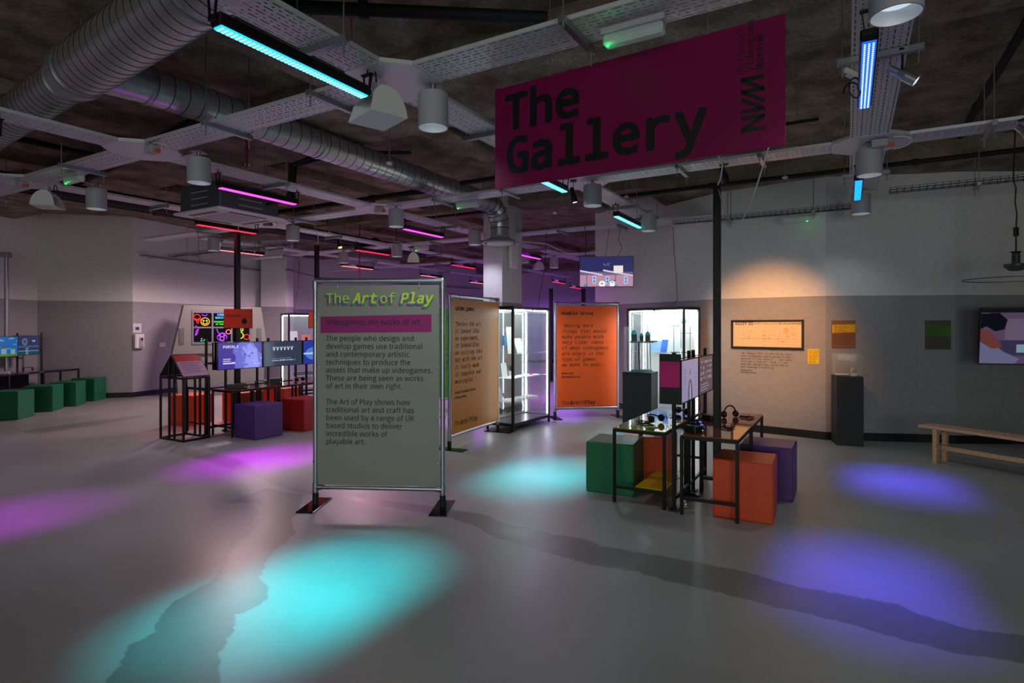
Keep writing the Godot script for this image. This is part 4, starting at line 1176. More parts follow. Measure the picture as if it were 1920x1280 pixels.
func build_cases() -> void:
	# tall case left of the orange panel: near post at the left, long front running back to the right
	var fa := Face.new(Vector2(0.0135, -8.53), Vector2(0.60, -9.46))
	glass_case("tall lit glass display case standing between the tan and the orange panel", fa, Vector2(0.45, 0), 5.0)
	var T := fa.t
	var paper := mat(Color(0.88, 0.88, 0.87), 0.7)
	var put := func(T: Transform3D, x: float, y: float, z: float, yaw: float, lean: float) -> Transform3D:
		return T * Transform3D(Basis(Vector3.UP, yaw) * Basis(Vector3.RIGHT, lean), Vector3(x, y, z))
	card("display_card", "tall white card standing on the case's top shelf", "card", put.call(T, 0.20, 1.145, -0.16, 0.0, -0.1), Vector3(0.16, 0.40, 0.006), paper, "white cards in the lit case")
	card("display_card", "wide white card leaning on the case's top shelf", "card", put.call(T, 0.55, 1.145, -0.2, 0.15, -0.3), Vector3(0.28, 0.23, 0.006), paper, "white cards in the lit case")
	card("display_card", "white card at the left end of the case's top shelf", "card", put.call(T, 0.05, 1.145, -0.33, 0.9, -0.3), Vector3(0.16, 0.22, 0.006), paper, "white cards in the lit case")
	card("display_card", "blue printed card behind the white ones on the top shelf", "card", put.call(T, 0.45, 1.25, -0.38, 0.0, -0.1), Vector3(0.19, 0.16, 0.006), mat(Color(0.10, 0.42, 0.62), 0.6))
	card("display_card", "white card standing on the case's middle shelf", "card", put.call(T, 0.16, 0.78, -0.24, 0.0, -0.15), Vector3(0.15, 0.22, 0.006), paper, "white cards in the lit case")
	for k in 4:
		card("paper_sheet", ["left sheet of paper lying on the case's middle shelf", "second sheet of paper lying on the case's middle shelf", "third sheet of paper lying on the case's middle shelf", "right sheet of paper lying on the case's middle shelf"][k], "paper", put.call(T, 0.14 + 0.24 * k, 0.7805, -0.17 - 0.03 * (k % 2), 0.1 * k, 0.0), Vector3(0.21, 0.003, 0.26), paper, "papers on the middle shelf")
	card("paper_sheet", "thin orange booklet lying at the right of the middle shelf", "booklet", put.call(T, 0.88, 0.784, -0.20, 0.4, 0.0), Vector3(0.2, 0.008, 0.05), mat(Color(0.9, 0.25, 0.06), 0.6))
	for k in 3:
		card("open_book", ["left open book lying on the case's lowest shelf", "middle open book lying on the case's lowest shelf", "right open book lying on the case's lowest shelf"][k], "book", put.call(T, 0.24 + 0.28 * k, 0.426, -0.2, 0.2 - 0.15 * k, 0.0), Vector3(0.24, 0.02, 0.2), paper, "books on the lowest shelf")
	card("display_card", "white board leaning at the left of the case's lowest shelf", "card", put.call(T, 0.06, 0.426, -0.28, 1.2, -0.3), Vector3(0.2, 0.24, 0.012), paper, "white cards in the lit case")
	var pot := thing("potted_plant", "small green plant in a white pot on the case's middle shelf", "plant", put.call(T, 0.52, 0.7795, -0.36, 0.0, 0.0))
	obj("pot", MB.new().lathe(Transform3D(), [Vector2(0, 0.0), Vector2(0.035, 0.0), Vector2(0.045, 0.07), Vector2(0.038, 0.07), Vector2(0.036, 0.06), Vector2(0, 0.06)], 16), paper, pot)
	for k in 7:
		var a := TAU * k / 7
		obj("leaf", MB.new().bar(Vector3(0, 0.06, 0), Vector3(cos(a) * 0.05, 0.14 + 0.02 * (k % 2), sin(a) * 0.05), 0.018, 0.002), mat(Color(0.10, 0.24, 0.09), 0.6), pot)

	# case at the right wall with a white back
	var fb := Face.new(Vector2(1.93, -9.65), Vector2(2.596, -8.78))
	glass_case("bright white-backed glass display case against the right wall", fb, Vector2(0.38, 0), 9.0, true)
	T = fb.t
	card("display_card", "pale blue picture card standing at the back of the bright case", "card", put.call(T, 0.34, 1.145, -0.33, 0.0, -0.08), Vector3(0.30, 0.17, 0.006), mat(Color(0.45, 0.62, 0.80), 0.6))
	card("display_card", "bright blue leaflet leaning in the middle of the bright case", "card", put.call(T, 0.56, 1.145, -0.2, 0.0, -0.25), Vector3(0.12, 0.20, 0.006), mat(Color(0.03, 0.36, 0.75), 0.6))
	var tw := thing("model_tower", "tall model on thin green poles at the right of the bright case", "model", put.call(T, 0.92, 1.145, -0.2, 0.0, 0.0))
	var gp := mat(Color(0.22, 0.48, 0.40), 0.6)
	for p in [Vector2(-0.12, 0.05), Vector2(-0.06, -0.05), Vector2(0.05, 0.05), Vector2(0.1, -0.06)]:
		obj("pole", MB.new().cyl(Vector3(p.x, 0.01, p.y), Vector3(p.x, 0.42, p.y), 0.005, 0.005, 6), gp, tw)
	obj("base", MB.new().bx(Vector3(0, 0.006, 0), Vector3(0.32, 0.012, 0.16), 0.003), gp, tw)
	obj("platform", MB.new().bx(Vector3(-0.1, 0.42, 0), Vector3(0.12, 0.012, 0.12), 0.003).bx(Vector3(0.07, 0.3, 0), Vector3(0.14, 0.008, 0.12), 0.002), gp, tw)
	obj("animal_figure", MB.new().lathe(Transform3D(Basis(), Vector3(0.02, 0.49, 0)), [Vector2(0, -0.05), Vector2(0.045, -0.02), Vector2(0.05, 0.02), Vector2(0.025, 0.05), Vector2(0, 0.055)], 14), mat(Color(0.55, 0.72, 0.70), 0.6), tw)

	# black plinth with an acrylic cover and the paper town
	var pl := Face.new(Vector2(1.70, -8.95), Vector2(2.09, -8.72))
	var po := thing("plinth", "large black plinth before the bright case, carrying the little hut model", "plinth", pl.t)
	obj("body", MB.new().bx(Vector3(0.226, 0.42, -0.17), Vector3(0.452, 0.84, 0.34), 0.004), M.dark_plinth, po)
	obj("top_board", MB.new().bx(Vector3(0.226, 0.847, -0.17), Vector3(0.46, 0.014, 0.348), 0.003), M.dark_plinth, po)
	var cover := MB.new()
	cover.quad_pane(Vector3(0.226, 1.20, -0.02), 0.42, 0.69, Vector3.RIGHT); cover.quad_pane(Vector3(0.226, 1.20, -0.32), 0.42, 0.69, Vector3.RIGHT)
	cover.quad_pane(Vector3(0.016, 1.20, -0.17), 0.30, 0.69, Vector3.BACK); cover.quad_pane(Vector3(0.436, 1.20, -0.17), 0.30, 0.69, Vector3.BACK)
	obj("acrylic_cover", cover, M.acrylic, po)
	var ht := thing("model_town", "paper model of teal-roofed huts on thin brown poles", "model", pl.t * Transform3D(Basis(Vector3.UP, 0.3), Vector3(0.25, 0.855, -0.17)))
	house_tower(ht, mat(Color(0.18, 0.14, 0.11), 0.7) , 1.5)

	# a third case at the back left, seen past the title panel's edge
	var fc := Face.new(Vector2(-4.95, -12.9), Vector2(-4.25, -13.6))
	glass_case("lit glass display case far back, just left of the title panel", fc, Vector2(0.4, 0), 3.5)
	T = fc.t
	card("display_card", "pink card in the far glass case", "card", put.call(T, 0.5, 1.145, -0.2, 0.0, -0.1), Vector3(0.22, 0.22, 0.006), mat(Color(0.72, 0.36, 0.34), 0.6))
	card("display_card", "pale grey card in the far glass case", "card", put.call(T, 0.2, 1.145, -0.2, 0.0, -0.1), Vector3(0.2, 0.3, 0.006), M.lamp_grey)

# ---------------------------------------------------------------- screens
func blank(w: int, h: int, c: Color) -> Image:
	var im := Image.create(w, h, false, Image.FORMAT_RGB8)
	im.fill(c)
	return im
func blob(im: Image, cx: float, cy: float, rx: float, ry: float, c: Color, inner := 0.0) -> void:
	for y in range(maxi(0, int(cy - ry)), mini(im.get_height(), int(cy + ry) + 1)):
		for x in range(maxi(0, int(cx - rx)), mini(im.get_width(), int(cx + rx) + 1)):
			var q := Vector2((x - cx) / rx, (y - cy) / ry).length()
			if q <= 1.0 and q >= inner:
				im.set_pixel(x, y, c)
func shape(im: Image, pts: Array, c: Color) -> void:
	var lo := 9999.0; var hi := -1.0
	for p in pts:
		lo = minf(lo, p[1]); hi = maxf(hi, p[1])
	for y in range(maxi(0, int(lo)), mini(im.get_height(), int(hi) + 1)):
		var cuts := []
		for i in pts.size():
			var p: Array = pts[i]; var q: Array = pts[(i + 1) % pts.size()]
			if (p[1] <= y) != (q[1] <= y):
				cuts.append(p[0] + (y - p[1]) / float(q[1] - p[1]) * (q[0] - p[0]))
		cuts.sort()
		for i in range(0, cuts.size() - 1, 2):
			im.fill_rect(Rect2i(int(cuts[i]), y, maxi(1, int(cuts[i + 1]) - int(cuts[i])), 1), c)
func bars(im: Image, x: int, y: int, w: int, n: int, dy: int, hh: int, c: Color, seed_ := 1) -> void:
	var r := RandomNumberGenerator.new(); r.seed = seed_
	for i in n:
		im.fill_rect(Rect2i(x, y + dy * i, int(w * r.randf_range(0.6, 1.0)), hh), c)

func screen_picture(kind: String) -> Image:
	var im := blank(192, 108, Color(0.1, 0.1, 0.14))
	var r := RandomNumberGenerator.new(); r.seed = 5
	match kind:
		"violet":
			im.fill(Color(0.24, 0.18, 0.52))
			shape(im, [[70, 108], [75, 60], [60, 30], [90, 0], [150, 0], [192, 30], [192, 108]], Color(0.38, 0.38, 0.72))
			shape(im, [[110, 108], [120, 50], [100, 20], [140, 4], [170, 40], [180, 108]], Color(0.50, 0.52, 0.84))
			for k in 26:
				var x := r.randi_range(60, 190); var y := r.randi_range(5, 95)
				blob(im, x, y, r.randf_range(3, 12), r.randf_range(1.5, 4), Color(0.30, 0.28, 0.66).lerp(Color(0.62, 0.64, 0.92), r.randf()))
			shape(im, [[150, 0], [192, 0], [192, 50], [176, 40], [165, 20]], Color(0.22, 0.16, 0.56))
			bars(im, 20, 66, 46, 3, 8, 3, Color(0.80, 0.80, 0.95))
			im.fill_rect(Rect2i(20, 82, 52, 6), Color(0.75, 0.74, 0.92))
		"slate":
			im.fill(Color(0.20, 0.25, 0.33))
			bars(im, 40, 74, 120, 2, 9, 2, Color(0.55, 0.60, 0.68), 3)
		"blue":
			im.fill(Color(0.14, 0.22, 0.62))
			blob(im, 60, 60, 50, 30, Color(0.30, 0.50, 0.85)); im.fill_rect(Rect2i(0, 56, 120, 8), Color(0.70, 0.82, 0.95))
			im.fill_rect(Rect2i(110, 30, 50, 60), Color(0.18, 0.2, 0.85))
		"lavender":
			im.fill(Color(0.60, 0.58, 0.72))
			blob(im, 96, 96, 26, 44, Color(0.30, 0.30, 0.46)); blob(im, 96, 100, 10, 40, Color(0.66, 0.64, 0.76))
			shape(im, [[90, 40], [102, 40], [96, 22]], Color(0.28, 0.27, 0.42))
			bars(im, 30, 24, 20, 5, 9, 3, Color(0.52, 0.40, 0.52), 4); bars(im, 150, 40, 26, 5, 11, 2, Color(0.44, 0.42, 0.56), 6)
		"interface":
			im.fill(Color(0.22, 0.22, 0.32))
			for y in 4:
				for x in 9:
					if r.randf() < 0.8:
						im.fill_rect(Rect2i(20 + x * 18, 12 + y * 16, r.randi_range(5, 13), r.randi_range(4, 10)), Color(0.68, 0.68, 0.80))
			bars(im, 20, 80, 140, 3, 8, 3, Color(0.60, 0.60, 0.74), 8)
		"house":
			im.fill(Color(0.17, 0.18, 0.38))
			shape(im, [[0, 52], [192, 55], [192, 108], [0, 108]], Color(0.42, 0.38, 0.54))
			shape(im, [[0, 66], [192, 66], [192, 108], [0, 108]], Color(0.72, 0.55, 0.64))
			shape(im, [[0, 46], [82, 62], [82, 68], [0, 52]], Color(0.88, 0.78, 0.84)); shape(im, [[84, 45], [192, 66], [192, 71], [84, 51]], Color(0.88, 0.78, 0.84))
			im.fill_rect(Rect2i(122, 32, 34, 26), Color(0.92, 0.88, 0.86))
			for w in [[46, 70], [94, 72], [160, 72]]:
				im.fill_rect(Rect2i(w[0], w[1], 12, 26), Color(0.9, 0.9, 0.94)); im.fill_rect(Rect2i(w[0] + 2, w[1] + 2, 8, 10), Color(0.25, 0.55, 0.80)); im.fill_rect(Rect2i(w[0] + 2, w[1] + 14, 8, 10), Color(0.25, 0.55, 0.80))
			im.fill_rect(Rect2i(14, 98, 10, 10), Color(0.25, 0.55, 0.8)); im.fill_rect(Rect2i(126, 102, 10, 6), Color(0.25, 0.55, 0.8))
			im.fill_rect(Rect2i(24, 66, 2, 42), Color(0.35, 0.26, 0.38)); im.fill_rect(Rect2i(128, 66, 2, 22), Color(0.2, 0.15, 0.25)); im.fill_rect(Rect2i(108, 86, 22, 2), Color(0.2, 0.15, 0.25))
			blob(im, 80, 98, 12, 12, Color(0.95, 0.95, 0.95)); blob(im, 116, 98, 10, 12, Color(0.95, 0.95, 0.95))
			im.fill_rect(Rect2i(76, 96, 8, 3), Color(0.05, 0.05, 0.08)); im.fill_rect(Rect2i(113, 92, 8, 2), Color(0.05, 0.05, 0.08)); blob(im, 106, 96, 2, 2, Color(0.1, 0.3, 0.9))
			for l in [[[84, 24], [94, 32], [95, 31], [85, 23]], [[94, 31], [108, 22], [109, 23], [95, 32]], [[88, 34], [92, 24], [93, 24], [89, 34]], [[98, 22], [107, 34], [108, 33], [99, 21]]]:
				shape(im, l, Color(0.55, 0.55, 0.68))
		"sunny":
			im.fill(Color(0.18, 0.46, 0.78))
			for k in 14:
				blob(im, r.randi_range(0, 192), r.randi_range(0, 70), r.randf_range(8, 22), r.randf_range(2, 5), Color(0.48, 0.70, 0.88))
			for b in [[10, 40, 26], [70, 62, 40], [140, 66, 34]]:
				im.fill_rect(Rect2i(b[0], b[1], b[2], 60), Color(0.62, 0.68, 0.86)); im.fill_rect(Rect2i(b[0] - 2, b[1], b[2] + 4, 5), Color(0.25, 0.70, 0.15))
			im.fill_rect(Rect2i(0, 96, 192, 12), Color(0.30, 0.62, 0.10)); im.fill_rect(Rect2i(78, 50, 14, 10), Color(0.85, 0.08, 0.08))
		"teal":
			im.fill(Color(0.22, 0.25, 0.42))
			blob(im, 76, 32, 22, 20, Color(0.48, 0.54, 0.66)); blob(im, 76, 32, 14, 12, Color(0.30, 0.36, 0.50))
			im.fill_rect(Rect2i(136, 24, 26, 10), Color(0.72, 0.66, 0.80))
			for k in 9:
				blob(im, 10 + 22 * k, 60, 9, 5, Color(0.42, 0.60, 0.66), 0.6)
			im.fill_rect(Rect2i(0, 84, 192, 5), Color(0.40, 0.66, 0.70)); im.fill_rect(Rect2i(0, 89, 192, 19), Color(0.16, 0.32, 0.40))
			bars(im, 84, 70, 26, 5, 8, 3, Color(0.80, 0.84, 0.90), 9)
		"workshop":
			im.fill(Color(0.42, 0.34, 0.46))
			im.fill_rect(Rect2i(0, 0, 192, 8), Color(0.10, 0.08, 0.14)); im.fill_rect(Rect2i(40, 20, 60, 42), Color(0.50, 0.42, 0.54)); im.fill_rect(Rect2i(100, 20, 90, 42), Color(0.46, 0.38, 0.50))
			im.fill_rect(Rect2i(0, 62, 192, 30), Color(0.28, 0.24, 0.38))
			im.fill_rect(Rect2i(60, 70, 44, 16), Color(0.62, 0.74, 0.84)); blob(im, 124, 78, 16, 7, Color(0.75, 0.62, 0.60))
			shape(im, [[0, 60], [16, 64], [40, 84], [66, 98], [58, 108], [0, 108]], Color(0.50, 0.50, 0.66)); shape(im, [[0, 10], [30, 8], [44, 22], [40, 40], [24, 44], [10, 34], [0, 40]], Color(0.07, 0.07, 0.12)); shape(im, [[0, 40], [14, 42], [34, 66], [36, 76], [20, 78], [0, 64]], Color(0.52, 0.28, 0.26))
			im.fill_rect(Rect2i(112, 92, 30, 14), Color(0.66, 0.18, 0.10))
	return im

func flat_screen(called: String, label: String, T: Transform3D, w: float, h: float, kind: String, bright := 0.75, category := "screen") -> Node3D:
	# origin at the lower middle of the glass, z towards the viewer
	var o := thing(called, label, category, T)
	var ca := obj("casing", MB.new().bx(Vector3(0, h / 2, -0.022), Vector3(w, h, 0.04), 0.006), M.gloss_black, o)
	var f := MB.new()
	for s in [-1.0, 1.0]:
		f.bx(Vector3(s * (w / 2 - 0.005), h / 2, 0.0), Vector3(0.01, h, 0.006)).bx(Vector3(0, h / 2 + s * (h / 2 - 0.005), 0.0), Vector3(w, 0.01, 0.006))
	obj("bezel", f, M.black, ca)
	var q := MB.new()
	q.quad(Vector3(-w / 2 + 0.01, 0.01, 0.0005), Vector3(w / 2 - 0.01, 0.01, 0.0005), Vector3(w / 2 - 0.01, h - 0.01, 0.0005), Vector3(-w / 2 + 0.01, h - 0.01, 0.0005), Vector3.BACK)
	var pm := pictured(screen_picture(kind), bright, 0.12)
	obj("screen_display", q, pm, o)
	obj("wall_bracket", MB.new().bx(Vector3(0, h / 2, -0.05), Vector3(0.2, 0.14, 0.02), 0.003), M.black_metal, o)
	return o

# ---------------------------------------------------------------- stools, tables, stations
func cube_seat(label: String, T: Transform3D, m: Material, s := 0.45) -> void:
	var o := thing("cube_seat", label, "seat", T, "foam cube seats")
	var h := s * 1.05
	var vc := obj("vinyl_cover", MB.new().bx(Vector3(0, h / 2, 0), Vector3(s, h, s), 0.010), m, o)
	for a in [-1.0, 1.0]:
		for b in [-1.0, 1.0]:
			obj("piped_seam", MB.new().bar(Vector3(a * (s / 2 - 0.004), 0.02, b * (s / 2 - 0.004)), Vector3(a * (s / 2 - 0.004), h - 0.02, b * (s / 2 - 0.004)), 0.005, 0.005), m, vc)
func seat_uv(label: String, u: float, v: float, m: Material, turn := 0.0) -> void:
	cube_seat(label, Transform3D(GB.rotated(Vector3.UP, turn), g(u, v, 0)), m)

func coloured_top(c: Color) -> StandardMaterial3D:
	var m := mat(c, 0.05)
	return m
func game_table(label: String, u0: float, u1: float, v0: float, v1: float, c: Color, shelf := Color.BLACK, h := 0.66) -> void:
	var o := thing("game_table", label, "table", gt((u0 + u1) / 2, (v0 + v1) / 2), "low steel tables with coloured glass tops")
	var w := u1 - u0; var l := v1 - v0
	obj("glass_top", MB.new().bx(Vector3(0, h - 0.005, 0), Vector3(w - 0.008, 0.01, l - 0.008), 0.002), coloured_top(c), o)
	for x in [-1.0, 1.0]:
		for z in [-1.0, 1.0]:
			var lg := obj("leg", MB.new().bx(Vector3(x * (w / 2 - 0.014), h / 2 - 0.006, z * (l / 2 - 0.014)), Vector3(0.026, h - 0.014, 0.026), 0.003), M.black_metal, o)
			obj("foot", MB.new().cyl(Vector3(x * (w / 2 - 0.014), 0, z * (l / 2 - 0.014)), Vector3(x * (w / 2 - 0.014), 0.012, z * (l / 2 - 0.014)), 0.016, 0.016, 10), M.rubber, lg)
	for y in [h - 0.024, 0.14]:
		for s in [-1.0, 1.0]:
			obj("rail", MB.new().bx(Vector3(0, y, s * (l / 2 - 0.014)), Vector3(w - 0.05, 0.026, 0.022), 0.003), M.black_metal, o)
			if y > 0.3:
				obj("rail", MB.new().bx(Vector3(s * (w / 2 - 0.014), y, 0), Vector3(0.022, 0.026, l - 0.05), 0.003), M.black_metal, o)
	if shelf != Color.BLACK:
		obj("lower_shelf", MB.new().bx(Vector3(w * 0.2, 0.158, 0), Vector3(w * 0.55, 0.008, l - 0.05), 0.002), coloured_top(shelf), o)
func headphones(label: String, p: Vector3, turn: float, cup: Material, lying := true) -> void:
	var o := thing("headphones", label, "headphones", Transform3D((Basis(Vector3.UP, turn) * Basis(Vector3.RIGHT, -1.25 if lying else 0.0)).scaled(Vector3.ONE * 0.78), p + Vector3(0, 0.032 if lying else 0.0, 0)), "headphones on the game tables")
	var band := []
	for k in 13:
		var a := PI * k / 12
		band.append(Vector3(cos(a) * 0.085, 0.05 + sin(a) * 0.10, 0))
	obj("headband", MB.new().tube(band, 0.009, 8), M.black, o)
	for s in [-1.0, 1.0]:
		var T := Transform3D(Basis(Vector3.BACK, s * PI / 2), Vector3(s * 0.083, 0.045, 0))
		obj("ear_cup", MB.new().lathe(T, [Vector2(0, -0.025), Vector2(0.036, -0.022), Vector2(0.044, -0.008), Vector2(0.040, 0.012), Vector2(0.022, 0.014), Vector2(0, 0.006)], 18), cup, o)
	var c := []
	for k in 20:
		c.append(Vector3(0.09 + 0.012 * k, 0.004, 0.03 * sin(k * 1.1) + 0.02))
	obj("lead", MB.new().tube(c, 0.003, 5), M.black, o)
func tangle(label: String, p: Vector3, rad: float, n: int, m: Material, seed_: int) -> void:
	var r := RandomNumberGenerator.new(); r.seed = seed_
	var pts := []
	for k in n:
		var a := k * 0.75
		pts.append(Vector3(cos(a) * rad * r.randf_range(0.35, 1.0), 0.004 + 0.012 * (k % 3) * 0.5, sin(a) * rad * r.randf_range(0.35, 1.0)))
	var smooth_ := []
	for i in pts.size() - 1:
		for k in 5:
			var t := k / 5.0
			smooth_.append(pts[maxi(i - 1, 0)].cubic_interpolate(pts[i + 1], pts[maxi(i - 2, 0)], pts[mini(i + 2, pts.size() - 1)], t) if i > 0 else pts[0].lerp(pts[1], t))
	var o := thing("cable_tangle", label, "cable", Transform3D(Basis(), p), "loose cables at the game tables")
	obj("cable_run", MB.new().tube(smooth_, 0.003, 5), m, o)
func console_box(label: String, p: Vector3, turn: float, s: Vector3, m: Material) -> void:
	var o := thing("game_console", label, "console", Transform3D(Basis(Vector3.UP, turn), p), "consoles on the game tables")
	obj("case", MB.new().bx(Vector3(0, s.y / 2, 0), s, 0.006), m, o)
	obj("front_slot", MB.new().bx(Vector3(0, s.y * 0.6, s.z / 2 + 0.001), Vector3(s.x * 0.7, 0.006, 0.004)), M.black, o)
	obj("status_led", MB.new().bx(Vector3(s.x * 0.38, s.y * 0.35, s.z / 2 + 0.002), Vector3(0.008, 0.006, 0.004)), glow(Color(0.7, 0.9, 0.2), 1.5), o)
func mast_pair(called: String, label: String, u: float, vs: Array, top: float, m: Material = null) -> void:
	var o := thing(called, label, "screen stand", gt(u, vs[0]), "black masts holding the screens")
	for v in vs:
		var z: float = -(v - vs[0])
		obj("mast", MB.new().bx(Vector3(0, top / 2, z), Vector3(0.03, top, 0.03), 0.003), M.black_metal, o)
		obj("mast_foot", MB.new().bx(Vector3(0, 0.006, z), Vector3(0.08, 0.012, 0.08), 0.003), M.black_metal, o)
	var z1: float = -(vs[-1] - vs[0])
	for y in [0.10, top - 0.35]:
		obj("cross_rail", MB.new().bx(Vector3(0, y, z1 / 2), Vector3(0.022, 0.03, -z1), 0.003), M.black_metal, o)
func pole(label: String, p: Vector3, top: float, w := 0.055) -> Node3D:
	var o := thing("power_pole", label, "pole", Transform3D(GB, Vector3(p.x, 0, p.z)), "tall black power poles")
	obj("shaft", MB.new().bx(Vector3(0, top / 2, 0), Vector3(w, top, w), 0.004), M.black_metal, o)
	obj("floor_plate", MB.new().bx(Vector3(0, 0.006, 0), Vector3(w * 2.2, 0.012, w * 2.2), 0.003), M.black_metal, o)
	obj("top_cap", MB.new().bx(Vector3(0, top + 0.004, 0), Vector3(w + 0.006, 0.008, w + 0.006), 0.002), M.black, o)
	obj("feed_cable", MB.new().tube([Vector3(0, top, 0), Vector3(0.03, top + 0.08, 0), Vector3(0.05, top + 0.18, 0.02), Vector3(0.0, top + 0.30, 0.02), Vector3(-0.03, minf(top + 0.55, SLAB), 0)], 0.007, 6), M.white_cable, o)
	return o

func build_stations() -> void:
	# ---- right station
	var yel := Color(0.50, 0.48, 0.05); var blu := Color(0.04, 0.13, 0.48); var tan_ := Color(0.44, 0.29, 0.20); var red := Color(0.45, 0.14, 0.12)
	game_table("table with an olive yellow glass top at the right, nearest left", -1.80, -1.33, 4.89, 5.66, yel, Color(0.80, 0.66, 0.02))
	game_table("table with a blue glass top behind the olive yellow one", -1.80, -1.33, 5.67, 6.44, blu)
	game_table("table with a brown glass top beside the nearest orange cube", -1.20, -0.74, 4.84, 5.60, tan_)
	game_table("table with a dark red glass top behind the brown one", -1.20, -0.74, 5.61, 6.38, red)
	mast_pair("screen_masts", "four black masts between the right tables, carrying the screens", -1.265, [4.92, 5.45, 5.62, 6.15], 1.33)
	var rb := Basis(Vector3(SU, 0, -CU), Vector3.UP, Vector3(CU, 0, SU))    # faces +u, x along +v
	var lb := Basis(Vector3(-SU, 0, CU), Vector3.UP, Vector3(-CU, 0, -SU))  # faces -u
	flat_screen("flat_screen", "screen with a pale lavender picture on the right tables", Transform3D(rb, g(-1.20, 5.215, 0.90)), 0.64, 0.37, "lavender", 0.75)
	flat_screen("flat_screen", "screen with white menu marks, half hidden by the tall pole", Transform3D(rb, g(-1.20, 5.88, 0.90)), 0.64, 0.37, "interface", 0.6)
	flat_screen("flat_screen", "screen facing left on the right tables, seen from its black edge", Transform3D(lb, g(-1.33, 5.215, 0.90)), 0.64, 0.37, "blue", 0.6)
	flat_screen("flat_screen", "screen facing left further back on the right tables", Transform3D(lb, g(-1.33, 5.88, 0.90)), 0.64, 0.37, "teal", 0.6)
	var pf := Face.new(Vector2(g(-1.375, 4.865).x, g(-1.375, 4.865).z), Vector2(g(-1.20, 4.865).x, g(-1.20, 4.865).z))
	var mp := thing("label_plate", "small magenta information plate on the end of the right tables' masts", "sign", pf.t)
	obj("plate", MB.new().bx(Vector3(0.088, 1.15, 0), Vector3(0.165, 0.215, 0.006), 0.001), mat(Color(0.74, 0.0, 0.42), 0.45), mp)
	obj("backing_board", MB.new().bx(Vector3(0.088, 1.11, -0.012), Vector3(0.18, 0.42, 0.012), 0.002), M.black, mp)
	text("HOW TO PLAY", "mono_mid", 0.020, Vector3(0.015, 1.228, 0.003), Basis(), mat(Color(0.25, 0.0, 0.12), 0.5), mp)
	pole("tall black power pole standing at the right tables", at(1344.5, 800, 5.13), 2.78, 0.06)
	seat_uv("green cube seat left of the olive yellow table", -1.93, 5.33, M.seat_green, 0.1)
	seat_uv("orange cube seat pushed under the blue-topped table", -1.73, 5.79, M.seat_orange, 0.04)
	seat_uv("orange cube seat nearest the camera at the right tables", -0.735, 5.16, M.seat_orange, 0.03)
	seat_uv("purple cube seat behind the nearest orange one", -0.64, 5.90, M.seat_purple, 0.0)
	headphones("black headphones lying on the olive yellow table", g(-1.5, 5.3, 0.66), 0.6, M.black)
	headphones("headphones with a shiny blue cup on the brown table", g(-1.06, 5.12, 0.66), 1.4, coloured_top(Color(0.08, 0.05, 0.55)))
	headphones("black headphones standing on the dark red table", g(-1.0, 6.0, 0.66), 0.3, M.black, false)
	headphones("black headphones at the inner edge of the blue table", g(-1.42, 5.95, 0.66), 1.9, M.black)
	tangle("black cable coiled on the olive yellow table", g(-1.62, 5.25, 0.662), 0.10, 22, M.black, 3)
	tangle("black cable trailing on the brown table", g(-0.92, 5.35, 0.662), 0.08, 14, M.black, 4)
	tangle("thin cables on the dark red table beside the headphones", g(-0.85, 6.05, 0.662), 0.08, 12, M.black, 5)
	console_box("black console at the inner edge of the brown table", g(-1.12, 5.0, 0.66), 0.6, Vector3(0.11, 0.06, 0.11), M.black)
	console_box("black console on the dark red table's inner edge", g(-1.13, 5.75, 0.66), 0.5, Vector3(0.12, 0.05, 0.12), M.black)
	console_box("pale adapter box lying on the floor under the right tables", g(-1.27, 5.1, 0.0), 0.5, Vector3(0.07, 0.05, 0.11), M.white_paint)
	tangle("tangle of cables on the floor under the right tables", g(-1.26, 5.35, 0.005), 0.14, 30, M.black, 6)
	tangle("pale cable loop on the floor under the right tables", g(-1.25, 5.05, 0.005), 0.08, 12, M.white_cable, 7)
	var tp := thing("paper_slip", "pale blue slip of paper on the olive yellow table", "paper", Transform3D(GB.rotated(Vector3.UP, 0.3), g(-1.5, 5.08, 0.662)))
	obj("sheet", MB.new().bx(Vector3.ZERO, Vector3(0.09, 0.002, 0.035)), mat(Color(0.55, 0.75, 0.80), 0.6), tp)

	# ---- left station
	var brn := Color(0.40, 0.16, 0.10)
	game_table("table with a rust brown glass top before the violet screen", -7.88, -7.41, 5.05, 5.82, brn)
	game_table("table with a rust brown glass top before the slate grey screen", -7.88, -7.41, 5.83, 6.60, brn)
	game_table("table with a blue glass top behind the violet screen", -8.50, -8.03, 5.05, 5.82, blu)
	game_table("table with a dark glass top behind the slate grey screen", -8.50, -8.03, 5.83, 6.60, Color(0.06, 0.06, 0.10))
	game_table("table with a red glass top at the far end, cut off by the title panel", -7.88, -7.41, 6.62, 7.39, red)
	mast_pair("screen_masts", "row of black masts between the left tables, carrying the screens", -7.955, [5.02, 5.32, 5.85, 6.05, 6.58, 6.8], 1.37)
	var y0 := 0.915
	var pt := flat_screen("flat_screen", "screen with a violet picture at the left tables", Transform3D(rb, g(-7.895, 5.525, y0)), 0.745, 0.405, "violet", 1.25)
	var wm := glow(Color(0.9, 0.9, 1.0), 0.9)
	text("PORTAL 2", "sans_bold", 0.055, Vector3(-0.29, 0.315, 0.002), Basis(), wm, pt.get_node("screen_display"), "screen_lettering")
	var vv := flat_screen("flat_screen", "screen with a slate grey picture and a row of six white V letters", Transform3D(rb, g(-7.895, 6.285, y0)), 0.745, 0.405, "slate", 0.8)
	text("V V V V V V", "sans_bold", 0.078, Vector3(-0.2, 0.255, 0.002), Basis(), wm, vv.get_node("screen_display"), "screen_lettering")
	text("[ Press ACTION to Start ]", "mono", 0.030, Vector3(-0.22, 0.085, 0.002), Basis(), wm, vv.get_node("screen_display"), "screen_lettering")
